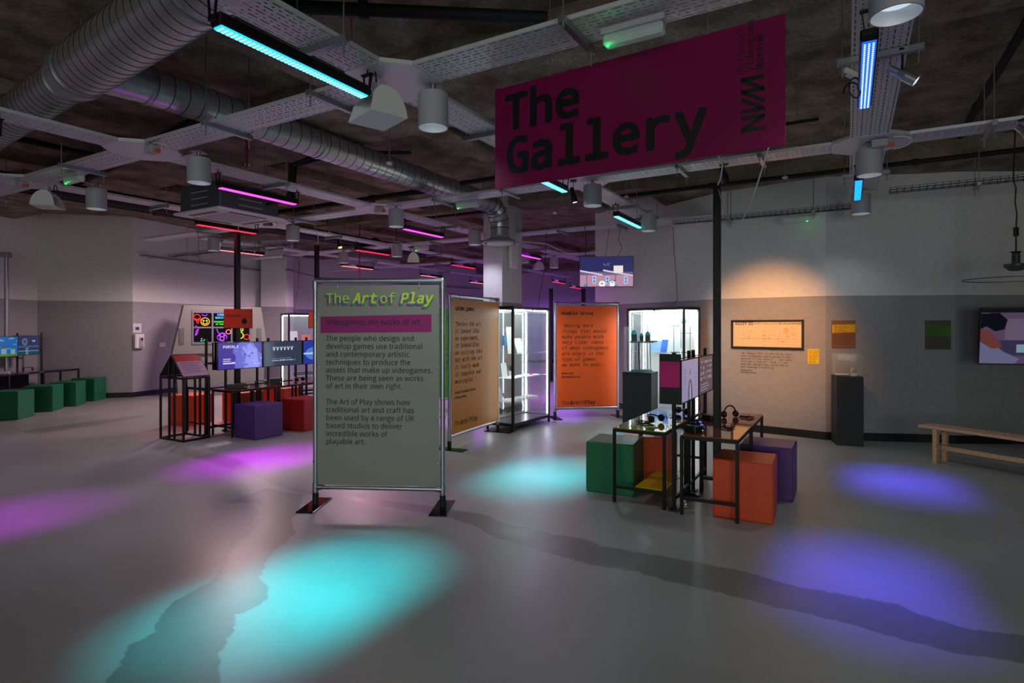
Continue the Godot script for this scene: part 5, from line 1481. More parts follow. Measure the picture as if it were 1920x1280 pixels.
	flat_screen("flat_screen", "screen with a bright blue picture, cut off by the title panel", Transform3D(rb, g(-7.895, 7.05, y0)), 0.745, 0.405, "blue", 0.9)
	flat_screen("flat_screen", "black-backed screen at the left tables facing the wall", Transform3D(lb, g(-8.02, 5.525, y0)), 0.745, 0.405, "teal", 0.6)
	var pa := pole("tall black power pole with an orange plate rising behind the violet screen", at(445, 640, 9.0), 3.0, 0.07)
	var pb := pole("tall black power pole rising behind the title panel's left corner", at(594, 640, 10.6), 3.02, 0.065)
	pole("slim black pole far behind, left of the orange panel", at(1033, 600, 16.5), 2.62, 0.09)
	pole("slim black pole far behind the orange panel's top edge", at(1094, 600, 15.5), 2.55, 0.09)
	var of_ := Face.new(Vector2(at(419.5, 600, 8.93).x, -8.93), Vector2(at(473, 600, 8.93).x, -8.93))
	var op := obj("label_plate", MB.new().bx(Vector3(0.217, 1.671, 0), Vector3(0.425, 0.285, 0.008), 0.002), mat(Color(0.88, 0.30, 0.17), 0.5), pa, "orange information plate")
	op.transform = pa.transform.affine_inverse() * of_.t
	obj("plate_frame", MB.new().bx(Vector3(0.217, 1.671, -0.008), Vector3(0.44, 0.30, 0.01), 0.002), M.black, op)
	text("Gravity", "mono_mid", 0.052, Vector3(0.04, 1.70, 0.0045), Basis(), mat(Color(0.12, 0.03, 0.03), 0.5), op)
	obj("printed_emblem", MB.new().cyl(Vector3(0.32, 1.63, 0.004), Vector3(0.32, 1.63, 0.006), 0.042, 0.042, 14).bx(Vector3(0.32, 1.678, 0.005), Vector3(0.016, 0.02, 0.002)), mat(Color(0.10, 0.05, 0.06), 0.5), op)
	var o2 := obj("label_plate", MB.new().bx(Vector3(0, 0.15, 0), Vector3(0.34, 0.29, 0.008), 0.002), mat(Color(0.84, 0.32, 0.20), 0.5), pb, "orange information plate")
	o2.transform = pb.transform.affine_inverse() * Transform3D(Basis(), at(596, 615, 10.545))
	obj("plate_frame", MB.new().bx(Vector3(0, 0.15, -0.008), Vector3(0.355, 0.305, 0.01), 0.002), M.black, o2)
	seat_uv("purple cube seat before the rust brown table at the left", -7.20, 5.32, M.seat_purple, 0.02)
	seat_uv("red cube seat right of the purple one at the left tables", -7.17, 6.08, M.seat_red, 0.1)
	seat_uv("red cube seat beyond the left tables, half hidden by the title panel", -7.15, 6.95, M.seat_red, -0.1)
	seat_uv("orange cube seat left of the sloped information stand", -9.12, 5.5, M.seat_orange, 0.3)
	seat_uv("orange cube seat seen under the rust brown table", -8.72, 6.15, M.seat_orange, 0.1)
	seat_uv("orange cube seat furthest behind the left tables", -8.75, 6.95, M.seat_orange, 0.2)
	console_box("black console on the rust brown table under the violet screen", g(-7.66, 5.3, 0.66), 0.5, Vector3(0.26, 0.06, 0.2), M.black)
	console_box("black console on the rust brown table under the slate grey screen", g(-7.70, 6.0, 0.66), 0.4, Vector3(0.18, 0.09, 0.15), M.black)
	headphones("black headphones on the rust brown table", g(-7.6, 5.65, 0.66), 0.4, M.black)
	headphones("black headphones at the far end of the rust brown tables", g(-7.6, 6.4, 0.66), 1.2, M.black)
	tangle("cables on the rust brown table", g(-7.7, 5.6, 0.662), 0.09, 14, M.black, 12)
	tangle("black cables on the floor under the left tables", g(-7.95, 5.4, 0.005), 0.15, 26, M.black, 13)

	# ---- sloped information stand
	var ls := thing("information_stand", "black house-shaped stand with a sloping red and pink information panel", "information stand", Transform3D(GB, g(-7.97, 4.72, 0)))
	var hw := 0.27; var hd := 0.18; var eave := 0.85; var ridge := 1.14
	for x in [-1.0, 1.0]:
		for z in [-1.0, 1.0]:
			obj("upright", MB.new().bx(Vector3(x * hw, eave / 2, z * hd), Vector3(0.026, eave, 0.026), 0.003), M.black_metal, ls)
			obj("upright", MB.new().bx(Vector3(x * 0.06, (ridge - 0.04) / 2, z * hd), Vector3(0.026, ridge - 0.04, 0.026), 0.003), M.black_metal, ls)
	for y in [0.013, eave]:
		for z in [-1.0, 1.0]:
			obj("rail", MB.new().bx(Vector3(0, y, z * hd), Vector3(hw * 2 + 0.026, 0.026, 0.026), 0.003), M.black_metal, ls)
		for x in [-1.0, 1.0]:
			obj("rail", MB.new().bx(Vector3(x * hw, y, 0), Vector3(0.026, 0.026, hd * 2), 0.003), M.black_metal, ls)
	obj("ridge_bar", MB.new().bx(Vector3(0, ridge, 0), Vector3(0.04, 0.026, hd * 2 + 0.03), 0.003), M.black_metal, ls)
	var an := atan2(ridge - eave, hw)
	var sl := Vector2(hw, ridge - eave).length()
	for s in [-1.0, 1.0]:
		var b := Basis(Vector3.BACK, -an * s)
		obj("sloped_board", MB.new().box(Transform3D(b, Vector3(s * hw / 2, (ridge + eave) / 2 + 0.02, 0)), Vector3(sl, 0.014, hd * 2 + 0.03), 0.002), M.black, ls)
		if s > 0:
			var n := b * Vector3.UP
			obj("printed_header", MB.new().box(Transform3D(b, Vector3(s * hw / 2, (ridge + eave) / 2 + 0.02, 0) + n * 0.009 - b.x * sl * 0.32), Vector3(sl * 0.30, 0.003, hd * 2)), mat(Color(0.66, 0.08, 0.07), 0.5), ls)
			obj("printed_text_sheet", MB.new().box(Transform3D(b, Vector3(s * hw / 2, (ridge + eave) / 2 + 0.02, 0) + n * 0.009 + b.x * sl * 0.16), Vector3(sl * 0.66, 0.003, hd * 2)), mat(Color(0.66, 0.50, 0.60), 0.5), ls)
			var lines := MB.new()
			for k in 7:
				lines.box(Transform3D(b, Vector3(s * hw / 2, (ridge + eave) / 2 + 0.02, 0) + n * 0.0108 + b.x * sl * (-0.10 + 0.07 * k) + Vector3(0, 0, 0.02 * (k % 3) / 2)), Vector3(0.006, 0.0008, hd * 1.6 - 0.03 * (k % 3)))
			obj("printed_lines", lines, mat(Color(0.25, 0.18, 0.24), 0.6), ls)

	# ---- far left station
	var tf := Transform3D(Basis(Vector3.UP, deg_to_rad(79)), Vector3(-9.66, 0, -11.1))
	var ft := thing("game_table", "long dark glass table against the left wall under two screens", "table", tf, "low steel tables with coloured glass tops")
	obj("glass_top", MB.new().bx(Vector3(0, 0.675, 0.22), Vector3(2.2, 0.012, 0.5), 0.002), coloured_top(Color(0.04, 0.10, 0.08)), ft)
	for x in [-1.09, -0.3, 0.35, 1.09]:
		for z in [0.0, 0.45]:
			obj("leg", MB.new().bx(Vector3(x, 0.335, z), Vector3(0.03, 0.67, 0.03), 0.003), M.black_metal, ft)
	for z in [0.0, 0.45]:
		obj("rail", MB.new().bx(Vector3(0, 0.655, z), Vector3(2.15, 0.028, 0.024), 0.003), M.black_metal, ft)
	obj("lower_panel", MB.new().bx(Vector3(-0.2, 0.36, 0.03), Vector3(1.2, 0.55, 0.02), 0.003), M.black_matte, ft)
	for k in 2:
		flat_screen("flat_screen", ["screen with a sunny blue sky game at the left edge", "screen with a dim teal and violet game at the left wall"][k], Transform3D(Basis(Vector3.UP, deg_to_rad(85)), [at(9, 669, 10.9), at(51, 665.5, 11.45)][k]), 0.53, 0.385, ["sunny", "teal"][k], 0.6)
	mast_pair("screen_masts", "black masts behind the two screens at the left edge", -14.32, [4.80, 5.1, 5.5], 1.42)
	console_box("pale grey console on the long dark table", tf * Vector3(-0.3, 0.681, 0.2), 1.4, Vector3(0.3, 0.03, 0.2), M.lamp_grey)
	headphones("black headphones on the long dark table", tf * Vector3(0.25, 0.681, 0.2), 0.7, M.black)
	var gr: Material = M.seat_green
	for c in [["green cube seat nearest the camera at the left edge", 33.4, 787.4, -11.0], ["second green cube seat from the left edge", 98.7, 771.8, -17.0], ["third green cube seat from the left edge", 142.5, 762.0, -16.0], ["furthest green cube seat, against the left wall's corner", 177.0, 752.0, -8.0]]:
		var p := ath(c[1], c[2], 0.0)
		var b := Basis(Vector3.UP, deg_to_rad(-c[3]))
		cube_seat(c[0], Transform3D(b, p + b * Vector3(-0.225, 0, -0.225)), gr, 0.45)

# ---------------------------------------------------------------- things on the walls
func wall_sheet(called: String, label: String, category: String, a: Vector2, b: Vector2, x0: float, y0: float, x1: float, y1: float, thick: float, m: Material) -> Node3D:
	# a board whose corners (x0, y0) top left and (x1, y1) bottom right are pixels on that wall
	var p := on_wall(x0, y1, a, b); var q := on_wall(x1, y1, a, b); var r := on_wall(x0, y0, a, b)
	var w := Vector2(p.x, p.z).distance_to(Vector2(q.x, q.z))
	var h := r.y - p.y
	var o := thing(called, label, category, Transform3D(wall_basis(a, b), p))
	obj("board", MB.new().bx(Vector3(w / 2, h / 2, thick / 2), Vector3(w, h, thick), minf(0.002, thick * 0.3)), m, o)
	o.set_meta("size", Vector2(w, h))
	return o
func lines_of(o: Node3D, x: float, y: float, w: float, n: int, dy: float, hh: float, z: float, m: Material, seed_: int) -> void:
	var r := RandomNumberGenerator.new(); r.seed = seed_
	var l := MB.new()
	for i in n:
		var xx := x
		var end := x + w * r.randf_range(0.75, 1.0)
		while xx < end:
			var ww := r.randf_range(0.012, 0.04)
			l.bx(Vector3(xx + ww / 2, y - dy * i, z), Vector3(ww, hh, 0.0008))
			xx += ww + 0.008
	var k := obj("printed_text", l, m, o)
	k.set_meta("kind", "stuff")

func build_wall_things() -> void:
	var W := RIGHT_WALL
	var ink := mat(Color(0.12, 0.12, 0.13), 0.6)
	# framed map drawing
	var fr := wall_sheet("framed_drawing", "long framed map drawing lit orange on the right wall", "picture", W[1], W[2], 1371.5, 600.0, 1507.5, 652.5, 0.012, mat(Color(0.16, 0.10, 0.07), 0.5))
	var s: Vector2 = fr.get_meta("size")
	fr.remove_meta("size")
	var im := blank(384, 144, Color(0.86, 0.78, 0.62))
	var line := Color(0.74, 0.64, 0.48)
	for k in 25:
		im.fill_rect(Rect2i(k * 16, 0, 1, 144), line)
	for k in 10:
		im.fill_rect(Rect2i(0, k * 16, 384, 1), line)
	var r := RandomNumberGenerator.new(); r.seed = 4
	var pen := Color(0.45, 0.34, 0.24)
	for c in [[84, 70], [190, 75], [280, 84], [330, 55]]:
		for k in 16:
			var x: int = c[0] + r.randi_range(-26, 26); var y: int = c[1] + r.randi_range(-30, 34)
			if r.randf() < 0.6:
				im.fill_rect(Rect2i(x, y, r.randi_range(4, 22), 1), pen)
			else:
				im.fill_rect(Rect2i(x, y, 1, r.randi_range(3, 14)), pen)
	im.fill_rect(Rect2i(290, 34, 24, 30), Color(0.84, 0.66, 0.42))
	im.fill_rect(Rect2i(20, 96, 340, 1), pen)
	var dq := MB.new()
	dq.quad(Vector3(0.03, 0.03, 0.0125), Vector3(s.x - 0.03, 0.03, 0.0125), Vector3(s.x - 0.03, s.y - 0.03, 0.0125), Vector3(0.03, s.y - 0.03, 0.0125), Vector3.BACK)
	obj("paper_drawing", dq, pictured(im, 0.0, 0.6), fr)
	var mould := MB.new()
	for k in [-1.0, 1.0]:
		mould.bx(Vector3(s.x / 2 + k * (s.x / 2 - 0.013), s.y / 2, 0.018), Vector3(0.026, s.y, 0.022), 0.003).bx(Vector3(s.x / 2, s.y / 2 + k * (s.y / 2 - 0.013), 0.018), Vector3(s.x, 0.026, 0.022), 0.003)
	obj("frame_moulding", mould, mat(Color(0.10, 0.06, 0.04), 0.45), fr)
	obj("cover_glass", MB.new().quad_pane(Vector3(s.x / 2, s.y / 2, 0.016), s.x - 0.05, s.y - 0.05, Vector3.RIGHT), M.glass, fr)
	var py := s.y - 0.075
	text("DIZZY III", "sans_bold", 0.062, Vector3(0.06, py, 0.0128), Basis(), ink, fr)
	text("FANTASY WORLD DIZZY", "mono", 0.034, Vector3(s.x * 0.30, py + 0.008, 0.0128), Basis(), mat(pen, 0.6), fr)
	text("BY THE OLIVER TWINS", "sans_bold", 0.030, Vector3(s.x * 0.68, py + 0.008, 0.0128), Basis(), ink, fr)
	# wall quotation in vinyl letters
	var o0 := on_wall(1388.5, 663.0, W[1], W[2])
	var ql := thing("wall_lettering", "six lines of dark vinyl quotation on the wall under the framed drawing", "lettering", Transform3D(wall_basis(W[1], W[2]), o0))
	var ql_lines := ["'We always felt in the early days", "that videogames were going to be", "massive in the future ... we knew", "this was a new art form ... and", "what we thought was worth doing,", "was keeping everything.'"]
	var ww := Vector2(o0.x, o0.z).distance_to(Vector2(on_wall(1484, 663, W[1], W[2]).x, on_wall(1484, 663, W[1], W[2]).z))
	var em := ww / text_width(ql_lines[0], "mono_italic")
	for i in 6:
		text(ql_lines[i], "mono_italic", em, Vector3(0, -0.0405 * i, 0.001), Basis(), ink, ql)
	text("Philip Oliver", "sans_bold", em * 0.8, Vector3(0, -0.0405 * 6.2, 0.001), Basis(), ink, ql)
	text("The Oliver Twins", "sans_bold", em * 0.8, Vector3(0, -0.0405 * 7.0, 0.001), Basis(), ink, ql)
	var yn := wall_sheet("wall_label", "small yellow label right of the wall quotation", "label", W[1], W[2], 1514.5, 654.0, 1536.0, 681.5, 0.004, mat(Color(0.88, 0.74, 0.03), 0.6))
	s = yn.get_meta("size"); yn.remove_meta("size")
	lines_of(yn, 0.015, s.y - 0.025, s.x - 0.03, 10, 0.018, 0.006, 0.0045, mat(Color(0.35, 0.32, 0.03), 0.6), 3)
	var bp := wall_sheet("wall_panel", "brown information board with a yellow band on the right wall", "sign", W[2], W[3], 1559.0, 600.5, 1603.5, 651.8, 0.012, mat(Color(0.50, 0.34, 0.22), 0.6))
	s = bp.get_meta("size"); bp.remove_meta("size")
	obj("printed_band", MB.new().prism(Transform3D(Basis(), Vector3(0, 0, 0.013)), PackedVector2Array([Vector2(0.004, s.y * 0.54), Vector2(s.x - 0.004, s.y * 0.57), Vector2(s.x - 0.004, s.y * 0.86), Vector2(0.004, s.y * 0.84)]), 0.001), mat(Color(0.85, 0.66, 0.04), 0.6), bp)
	lines_of(bp, 0.03, s.y * 0.78, s.x * 0.55, 5, 0.02, 0.007, 0.0135, mat(Color(0.45, 0.33, 0.02), 0.6), 5)
	lines_of(bp, 0.02, s.y * 0.48, s.x - 0.05, 9, 0.017, 0.006, 0.0125, mat(Color(0.32, 0.21, 0.13), 0.6), 6)
	var gp := wall_sheet("wall_panel", "grey information board with a green band at the right", "sign", W[3], W[4], 1734.0, 600.5, 1782.5, 654.5, 0.012, mat(Color(0.30, 0.29, 0.25), 0.6))
	s = gp.get_meta("size"); gp.remove_meta("size")
	obj("printed_band", MB.new().prism(Transform3D(Basis(), Vector3(0, 0, 0.013)), PackedVector2Array([Vector2(0.004, s.y * 0.48), Vector2(s.x - 0.004, s.y * 0.45), Vector2(s.x - 0.004, s.y * 0.80), Vector2(0.004, s.y * 0.84)]), 0.001), mat(Color(0.24, 0.46, 0.03), 0.6), gp)
	lines_of(gp, 0.02, s.y * 0.78, s.x * 0.75, 7, 0.02, 0.007, 0.0135, mat(Color(0.12, 0.24, 0.02), 0.6), 7)
	lines_of(gp, 0.02, s.y * 0.42, s.x - 0.05, 8, 0.018, 0.006, 0.0125, mat(Color(0.2, 0.19, 0.16), 0.6), 8)

	# screen on the right wall, tilted forward, and its bracket
	var sc := flat_screen("flat_screen", "wall screen with a workshop picture at the right edge", Transform3D(Basis(Vector3.UP, -0.30) * Basis(Vector3.RIGHT, 0.10), at(1946, 684, 7.05)), 1.22, 0.70, "workshop", 0.5)
	obj("bracket_arm", MB.new().bx(Vector3(0, 0.35, -0.2), Vector3(0.08, 0.08, 0.30)), M.black_metal, sc)
	var hs := flat_screen("flat_screen", "hanging screen showing a cartoon house above the orange panel", Transform3D(Basis(Vector3.UP, -0.12), at(1137, 538, 9.75)), 0.90, 0.515, "house", 1.0)
	obj("hanging_cables", MB.new().tube([Vector3(-0.35, 0.51, -0.03), Vector3(-0.34, 0.75, -0.03), Vector3(-0.36, 1.03, -0.03)], 0.006, 6).tube([Vector3(-0.02, 0.51, -0.03), Vector3(0.05, 1.0, -0.03)], 0.004, 6).tube([Vector3(0.2, 0.52, -0.03), Vector3(0.26, 0.66, -0.02), Vector3(0.2, 0.80, -0.03), Vector3(0.24, 1.0, -0.03)], 0.004, 6), M.black, hs)

	# the big grey neon wall machine on the left wall
	var wl := [Vector2(-8.32, -12.75), Vector2(-7.05, -16.6)]
	var nb := Basis(Vector3.UP, deg_to_rad(34))
	var np := at(323, 664, 12.6)
	var nm := thing("neon_machine", "large pale grey wall machine with six windows of coloured neon drawings", "machine", Transform3D(nb, Vector3(np.x, 0.95, np.z)))
	var gm := mat(Color(0.46, 0.46, 0.44), 0.6)
	obj("body", MB.new().prism(Transform3D(Basis(), Vector3(0, 0, 0)), PackedVector2Array([Vector2(0, 0), Vector2(1.95, 0), Vector2(1.80, 1.05), Vector2(0.22, 1.07)]), 0.5).prism(Transform3D(Basis(), Vector3(0, 0, -0.06)), PackedVector2Array([Vector2(0.05, 0), Vector2(0.12, -0.94), Vector2(1.85, -0.94), Vector2(1.9, 0)]), 0.4), gm, nm)
	var sur := obj("window_surround", MB.new().bx(Vector3(0.98, 0.58, 0.008), Vector3(1.22, 0.76, 0.03), 0.008), mat(Color(0.42, 0.43, 0.47), 0.5), nm)
	for row in 2:
		for k in 3:
			var c := Vector3(0.585 + 0.39 * k, 0.75 - 0.34 * row, 0.024)
			obj("window_pane", MB.new().bx(c, Vector3(0.355, 0.305, 0.006), 0.02 * 0.1), mat(Color(0.05, 0.055, 0.065), 0.15), sur)
	var neon := func(pts: Array, c: Color, called := "neon_drawing") -> void:
		var q := []
		for p in pts:
			q.append(Vector3(p[0], p[1], 0.036))
		obj(called, MB.new().tube(q, 0.009, 6), glow(c, 1.6), nm)
	var circ := func(x: float, y: float, rad: float, n := 14, a0 := 0.0, a1 := TAU, sy := 1.0) -> Array:
		var q := []
		for k in n + 1:
			var a := lerpf(a0, a1, float(k) / n)
			q.append([x + cos(a) * rad, y + sin(a) * rad * sy])
		return q
	neon.call(circ.call(0.63, 0.71, 0.085), Color(1.0, 0.65, 0.08)); neon.call(circ.call(0.63, 0.70, 0.045, 8, PI, TAU), Color(1.0, 0.75, 0.15))
	neon.call(circ.call(0.60, 0.73, 0.012, 6), Color(1.0, 0.8, 0.2)); neon.call(circ.call(0.66, 0.73, 0.012, 6), Color(1.0, 0.8, 0.2))
	neon.call(circ.call(0.47, 0.80, 0.07, 9), Color(1.0, 0.12, 0.08)); neon.call(circ.call(0.47, 0.79, 0.035, 6, PI, TAU), Color(1.0, 0.2, 0.08)); neon.call([[0.46, 0.72], [0.48, 0.66], [0.51, 0.73]], Color(1.0, 0.12, 0.08))
	neon.call(circ.call(0.62, 0.875, 0.05, 8, PI, TAU, 0.7), Color(0.65, 0.15, 1.0)); neon.call([[0.44, 0.62], [0.48, 0.58]], Color(0.7, 0.2, 1.0))
	neon.call([[0.44, 0.40], [0.46, 0.52], [0.50, 0.55], [0.47, 0.44], [0.44, 0.40]], Color(0.7, 0.2, 1.0))
	neon.call([[0.55, 0.32], [0.57, 0.34]], Color(1.0, 0.8, 0.1)); neon.call([[0.54, 0.285], [0.58, 0.285]], Color(0.05, 0.9, 0.7)); neon.call([[0.60, 0.28], [0.62, 0.32]], Color(0.05, 0.9, 0.6))
	var neon_face: Array = circ.call(0.97, 0.36, 0.10, 12, 0.0, TAU, 0.8)
	neon.call(neon_face, Color(0.6, 0.15, 1.0)); neon.call([[0.86, 0.55], [0.89, 0.46], [0.93, 0.44], [0.98, 0.46], [1.04, 0.44]], Color(0.65, 0.2, 1.0)); neon.call(circ.call(0.97, 0.33, 0.045, 8), Color(0.8, 0.35, 1.0)); neon.call(circ.call(0.92, 0.40, 0.02, 6), Color(0.7, 0.3, 1.0)); neon.call(circ.call(1.02, 0.40, 0.02, 6), Color(0.7, 0.3, 1.0))
	neon.call(circ.call(1.10, 0.48, 0.05, 10), Color(0.95, 0.5, 0.5))
	neon.call(circ.call(1.35, 0.40, 0.06, 12, 0.0, TAU, 1.2), Color(0.8, 0.95, 0.1)); neon.call(circ.call(1.33, 0.53, 0.025, 8, 0.0, TAU, 1.5), Color(0.8, 0.95, 0.1)); neon.call(circ.call(1.38, 0.53, 0.025, 8, 0.0, TAU, 1.5), Color(0.8, 0.95, 0.1)); neon.call(circ.call(1.48, 0.36, 0.06, 10), Color(1.0, 0.15, 0.08))
	text("URBAN", "sans_bold", 0.07, Vector3(0.87, 0.84, 0.03), Basis(), glow(Color(0.35, 0.75, 1.0), 1.4), nm, "neon_lettering")
	text("MACHINE", "sans_bold", 0.066, Vector3(0.83, 0.775, 0.03), Basis(), glow(Color(0.35, 0.75, 1.0), 1.4), nm, "neon_lettering")
	text("EXHIBITION OPEN", "sans_bold", 0.048, Vector3(0.80, 0.69, 0.03), Basis(), glow(Color(0.25, 1.0, 0.2), 1.4), nm, "neon_lettering")
	text("AT THE NVM", "sans_bold", 0.048, Vector3(0.84, 0.635, 0.03), Basis(), glow(Color(0.35, 1.0, 0.2), 1.4), nm, "neon_lettering")
	for x in [0.17, 1.75]:
		obj("recessed_handle", MB.new().bx(Vector3(x, 0.38, 0.006), Vector3(0.11, 0.36, 0.012), 0.005).bx(Vector3(x, 0.38, 0.014), Vector3(0.06, 0.30, 0.01), 0.004), mat(Color(0.36, 0.36, 0.36), 0.5), nm)

	# hand gel dispenser, notice and sockets on the left wall
	var p := on_wall(257, 653, wl[0], wl[1])
	var wb := wall_basis(wl[0], wl[1])
	if wb.z.dot(-p) < 0:
		wb = Basis(-wb.x, wb.y, -wb.z)
	var dp := thing("hand_gel_dispenser", "white hand gel dispenser on the left wall's corner", "dispenser", Transform3D(wb, p))
	obj("housing", MB.new().bx(Vector3(0, 0.16, 0.05), Vector3(0.22, 0.32, 0.10), 0.02), M.white_gloss, dp)
	obj("push_lever", MB.new().bx(Vector3(0.02, 0.14, 0.108), Vector3(0.10, 0.22, 0.02), 0.008), M.lamp_grey, dp)
	obj("level_window", MB.new().cyl(Vector3(0.02, 0.2, 0.115), Vector3(0.02, 0.2, 0.122), 0.025, 0.025, 14), M.black, dp)
	var nt := thing("wall_notice", "small white notice with a blue symbol above the hand gel dispenser", "notice", Transform3D(wb, p + Vector3(0, 0.35, 0)))
	obj("sheet", MB.new().bx(Vector3(0, 0.1, 0.004), Vector3(0.2, 0.2, 0.006), 0.001), M.white_paint, nt)
	obj("printed_symbol", MB.new().bx(Vector3(0, 0.09, 0.008), Vector3(0.09, 0.07, 0.002)), mat(Color(0.08, 0.25, 0.50), 0.5), nt)
	var p2 := on_wall(304, 650, wl[0], wl[1])
	var sk := thing("wall_socket", "double white wall socket left of the neon machine", "socket", Transform3D(wb, p2))
	obj("face_plate", MB.new().bx(Vector3(0, 0.05, 0.008), Vector3(0.16, 0.09, 0.014), 0.003), M.white_paint, sk)
	obj("switch", MB.new().bx(Vector3(-0.03, 0.06, 0.017), Vector3(0.02, 0.03, 0.006), 0.002).bx(Vector3(0.03, 0.06, 0.017), Vector3(0.02, 0.03, 0.006), 0.002), M.lamp_grey, sk)
	var vp := thing("wall_conduit", "upright grey conduit at the left edge of the picture", "conduit", Transform3D(Basis(), Vector3(-9.87, 0, -11.35)))
	obj("conduit_run", MB.new().cyl(Vector3(0, 0.6, 0), Vector3(0, 2.95, 0), 0.035, 0.035, 12).bx(Vector3(-0.02, 2.95, 0), Vector3(0.16, 0.1, 0.12), 0.01), M.steel, vp)
	# sounder and alarm boxes on the column and ceiling
	var ap := thing("access_point", "white wireless box fixed to the column's right side", "access point", Transform3D(GB, g(-5.25, 9.1, 2.85)))
	obj("case", MB.new().bx(Vector3(0.02, 0, 0), Vector3(0.07, 0.5, 0.26), 0.02), M.white_gloss, ap)

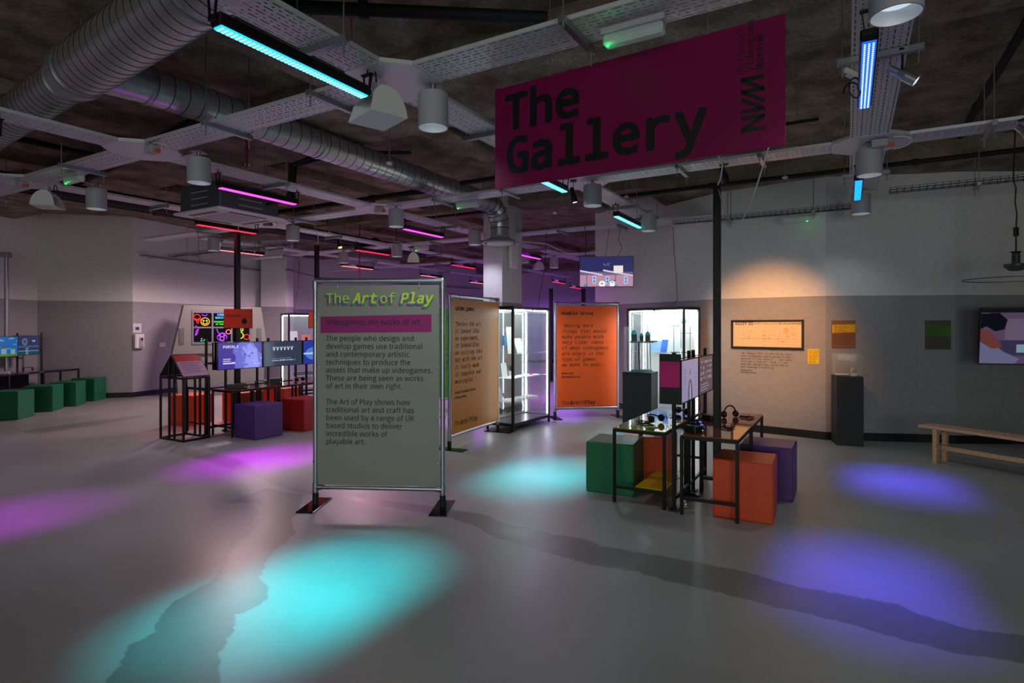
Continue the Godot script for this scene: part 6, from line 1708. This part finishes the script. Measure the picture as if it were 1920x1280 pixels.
func build_small_things() -> void:
	# small plinth with an acrylic box at the right wall
	var f := Face.new(Vector2(at(1569, 0, 7.58).x, -7.58), Vector2(at(1614, 0, 7.50).x, -7.50))
	var o := thing("plinth", "slim black plinth with a clear acrylic box against the right wall", "plinth", f.t)
	obj("body", MB.new().bx(Vector3(0.155, 0.45, -0.155), Vector3(0.31, 0.90, 0.31), 0.003), M.dark_plinth, o)
	var cv := MB.new()
	for z in [-0.01, -0.30]:
		cv.quad_pane(Vector3(0.155, 1.045, z), 0.29, 0.29, Vector3.RIGHT)
	for x in [0.01, 0.30]:
		cv.quad_pane(Vector3(x, 1.045, -0.155), 0.29, 0.29, Vector3.BACK)
	obj("acrylic_cover", cv, M.acrylic, o)
	var dv := thing("game_cassette", "flat white cassette case inside the acrylic box", "cassette", f.t * Transform3D(Basis(Vector3.UP, 0.1), Vector3(0.09, 0.9, -0.14)))
	obj("case", MB.new().bx(Vector3(0, 0.02, 0), Vector3(0.14, 0.016, 0.10), 0.003), M.white_gloss, dv)
	obj("support_block", MB.new().bx(Vector3(0, 0.006, 0), Vector3(0.12, 0.012, 0.08)), M.acrylic, dv)
	var fg := thing("small_figure", "little cream clay figure inside the acrylic box", "figure", f.t * Transform3D(Basis(), Vector3(0.22, 0.9, -0.12)))
	obj("stand", MB.new().bx(Vector3(0, 0.02, 0), Vector3(0.07, 0.04, 0.06), 0.003), M.white_paint, fg)
	obj("figure_body", MB.new().lathe(Transform3D(), [Vector2(0, 0.04), Vector2(0.028, 0.045), Vector2(0.034, 0.075), Vector2(0.026, 0.105), Vector2(0, 0.115)], 14), mat(Color(0.70, 0.62, 0.46), 0.7), fg)

	# bench
	var d := Vector3(0.47, 0, 0.883)
	var bb := Basis(d, Vector3.UP, d.cross(Vector3.UP))
	var bp := Vector3(4.80, 0, -6.66)
	var be := thing("wooden_bench", "plain pale wooden bench at the right edge of the hall", "bench", Transform3D(bb, bp))
	obj("seat_plank", MB.new().bx(Vector3(0.85, 0.395, -0.11), Vector3(1.95, 0.03, 0.27), 0.004), M.wood, be)
	for x in [0.05, 1.62]:
		for z in [0.0, -0.20]:
			obj("leg", MB.new().bx(Vector3(x, 0.19, z), Vector3(0.045, 0.38, 0.06), 0.003), M.wood, be)
		obj("cross_piece", MB.new().bx(Vector3(x, 0.355, -0.10), Vector3(0.04, 0.05, 0.16), 0.003), M.wood, be)
		obj("cross_piece", MB.new().bx(Vector3(x, 0.165, -0.10), Vector3(0.04, 0.05, 0.16), 0.003), M.wood, be)
	obj("stretcher", MB.new().bx(Vector3(0.835, 0.165, -0.10), Vector3(1.55, 0.05, 0.035), 0.003), M.wood, be)

	# clear dome speaker hung at the right
	var c := at(1905, 523, 6.4)
	var dm := thing("dome_speaker", "clear acrylic sound dome with a black speaker hung at the right edge", "speaker", Transform3D(Basis(), c))
	var prof := []
	for k in 9:
		var a := PI / 2 * k / 8
		prof.append(Vector2(cos(a) * 0.47, sin(a) * 0.28))
	obj("acrylic_dome", MB.new().lathe(Transform3D(), prof, 40), M.acrylic, dm)
	obj("rim", MB.new().lathe(Transform3D(), [Vector2(0.468, -0.004), Vector2(0.474, -0.004), Vector2(0.474, 0.004), Vector2(0.468, 0.004), Vector2(0.468, -0.004)], 48), M.black, dm)
	obj("speaker_bowl", MB.new().lathe(Transform3D(), [Vector2(0, 0.085), Vector2(0.06, 0.095), Vector2(0.105, 0.135), Vector2(0.11, 0.165), Vector2(0.04, 0.17), Vector2(0.035, 0.29), Vector2(0.06, 0.30), Vector2(0, 0.31)], 24), M.black, dm)
	obj("suspension_cord", MB.new().cyl(Vector3(0, 0.3, 0), Vector3(0, 0.52, 0), 0.008, 0.008, 8).bx(Vector3(0, 0.52, 0), Vector3(0.04, 0.10, 0.04), 0.006).tube([Vector3(0, 0.56, 0), Vector3(0.01, 0.72, 0), Vector3(-0.01, 0.84, 0), Vector3(0.0, 1.0, 0), Vector3(-0.03, 1.08, 0), Vector3(0.0, SLAB - c.y, 0)], 0.007, 6), M.black, dm)

	# cables hanging in the air
	for q in [["white cable sagging from the column to the right wall", [at(975, 452, 10.3), at(1025, 457, 10.2), at(1060, 474, 10.4), at(1090, 476, 10.7), at(1122, 468, 11.3)], M.white_cable, 0.008], ["thin dark cable dropping down the right wall to the bright case", [at(1262, 424, 9.6), at(1264, 470, 9.65), at(1268, 520, 9.6), at(1270, 562, 9.5), at(1262, 572, 9.4)], M.black, 0.004], ["thin dark cable hanging before the left white wall", [at(561, 488, 14.5), at(559, 530, 14.3), at(555, 586, 13.3)], M.black, 0.006], ["thin dark cable hanging behind the tall glass case", [at(1025, 434, 10.55), at(1022, 500, 10.6), at(1008, 575, 11.0)], M.black, 0.005]]:
		var cb := thing("loose_cable", q[0], "cable")
		obj("cable_run", MB.new().tube(q[1], q[3], 6), q[2], cb)
	# power strip and camera on the tray at the right
	var ps := thing("power_strip", "white power strip hanging from the tray beside the large blue bar", "power strip", Transform3D(GB.rotated(Vector3.UP, 0.5) * Basis(Vector3.BACK, -0.5), at(1601, 142, 3.75)))
	obj("case", MB.new().bx(Vector3.ZERO, Vector3(0.16, 0.035, 0.05), 0.006), M.white_paint, ps)
	obj("switch", MB.new().bx(Vector3(-0.055, -0.018, 0), Vector3(0.014, 0.006, 0.014)), M.red_pipe, ps)
	obj("lead", MB.new().tube([Vector3(-0.08, 0, 0), Vector3(-0.10, 0.05, 0), Vector3(-0.06, 0.10, 0)], 0.006, 6), M.white_cable, ps)
	var lc := thing("loose_cable", "black cable loops hanging beside the large blue bar", "cable")
	var loop := []
	for k in 22:
		var a := TAU * k / 14.0
		loop.append(at(1600, 165, 3.7) + Vector3(cos(a) * 0.045, sin(a) * 0.06 - 0.001 * k, sin(a * 0.5) * 0.03))
	obj("cable_run", MB.new().tube(loop, 0.005, 6), M.black, lc)
	var track := thing("track_rail", "short black track stub sticking out behind the sign's right edge", "track", Transform3D(GB, at(1495, 230, 5.2)))
	obj("rail", MB.new().bx(Vector3.ZERO, Vector3(0.34, 0.03, 0.035), 0.003), M.black_metal, track)
	obj("hanger_rod", MB.new().cyl(Vector3(0, 0.01, 0), Vector3(0, SLAB - track.position.y, 0), 0.004, 0.004, 6), M.steel, track)
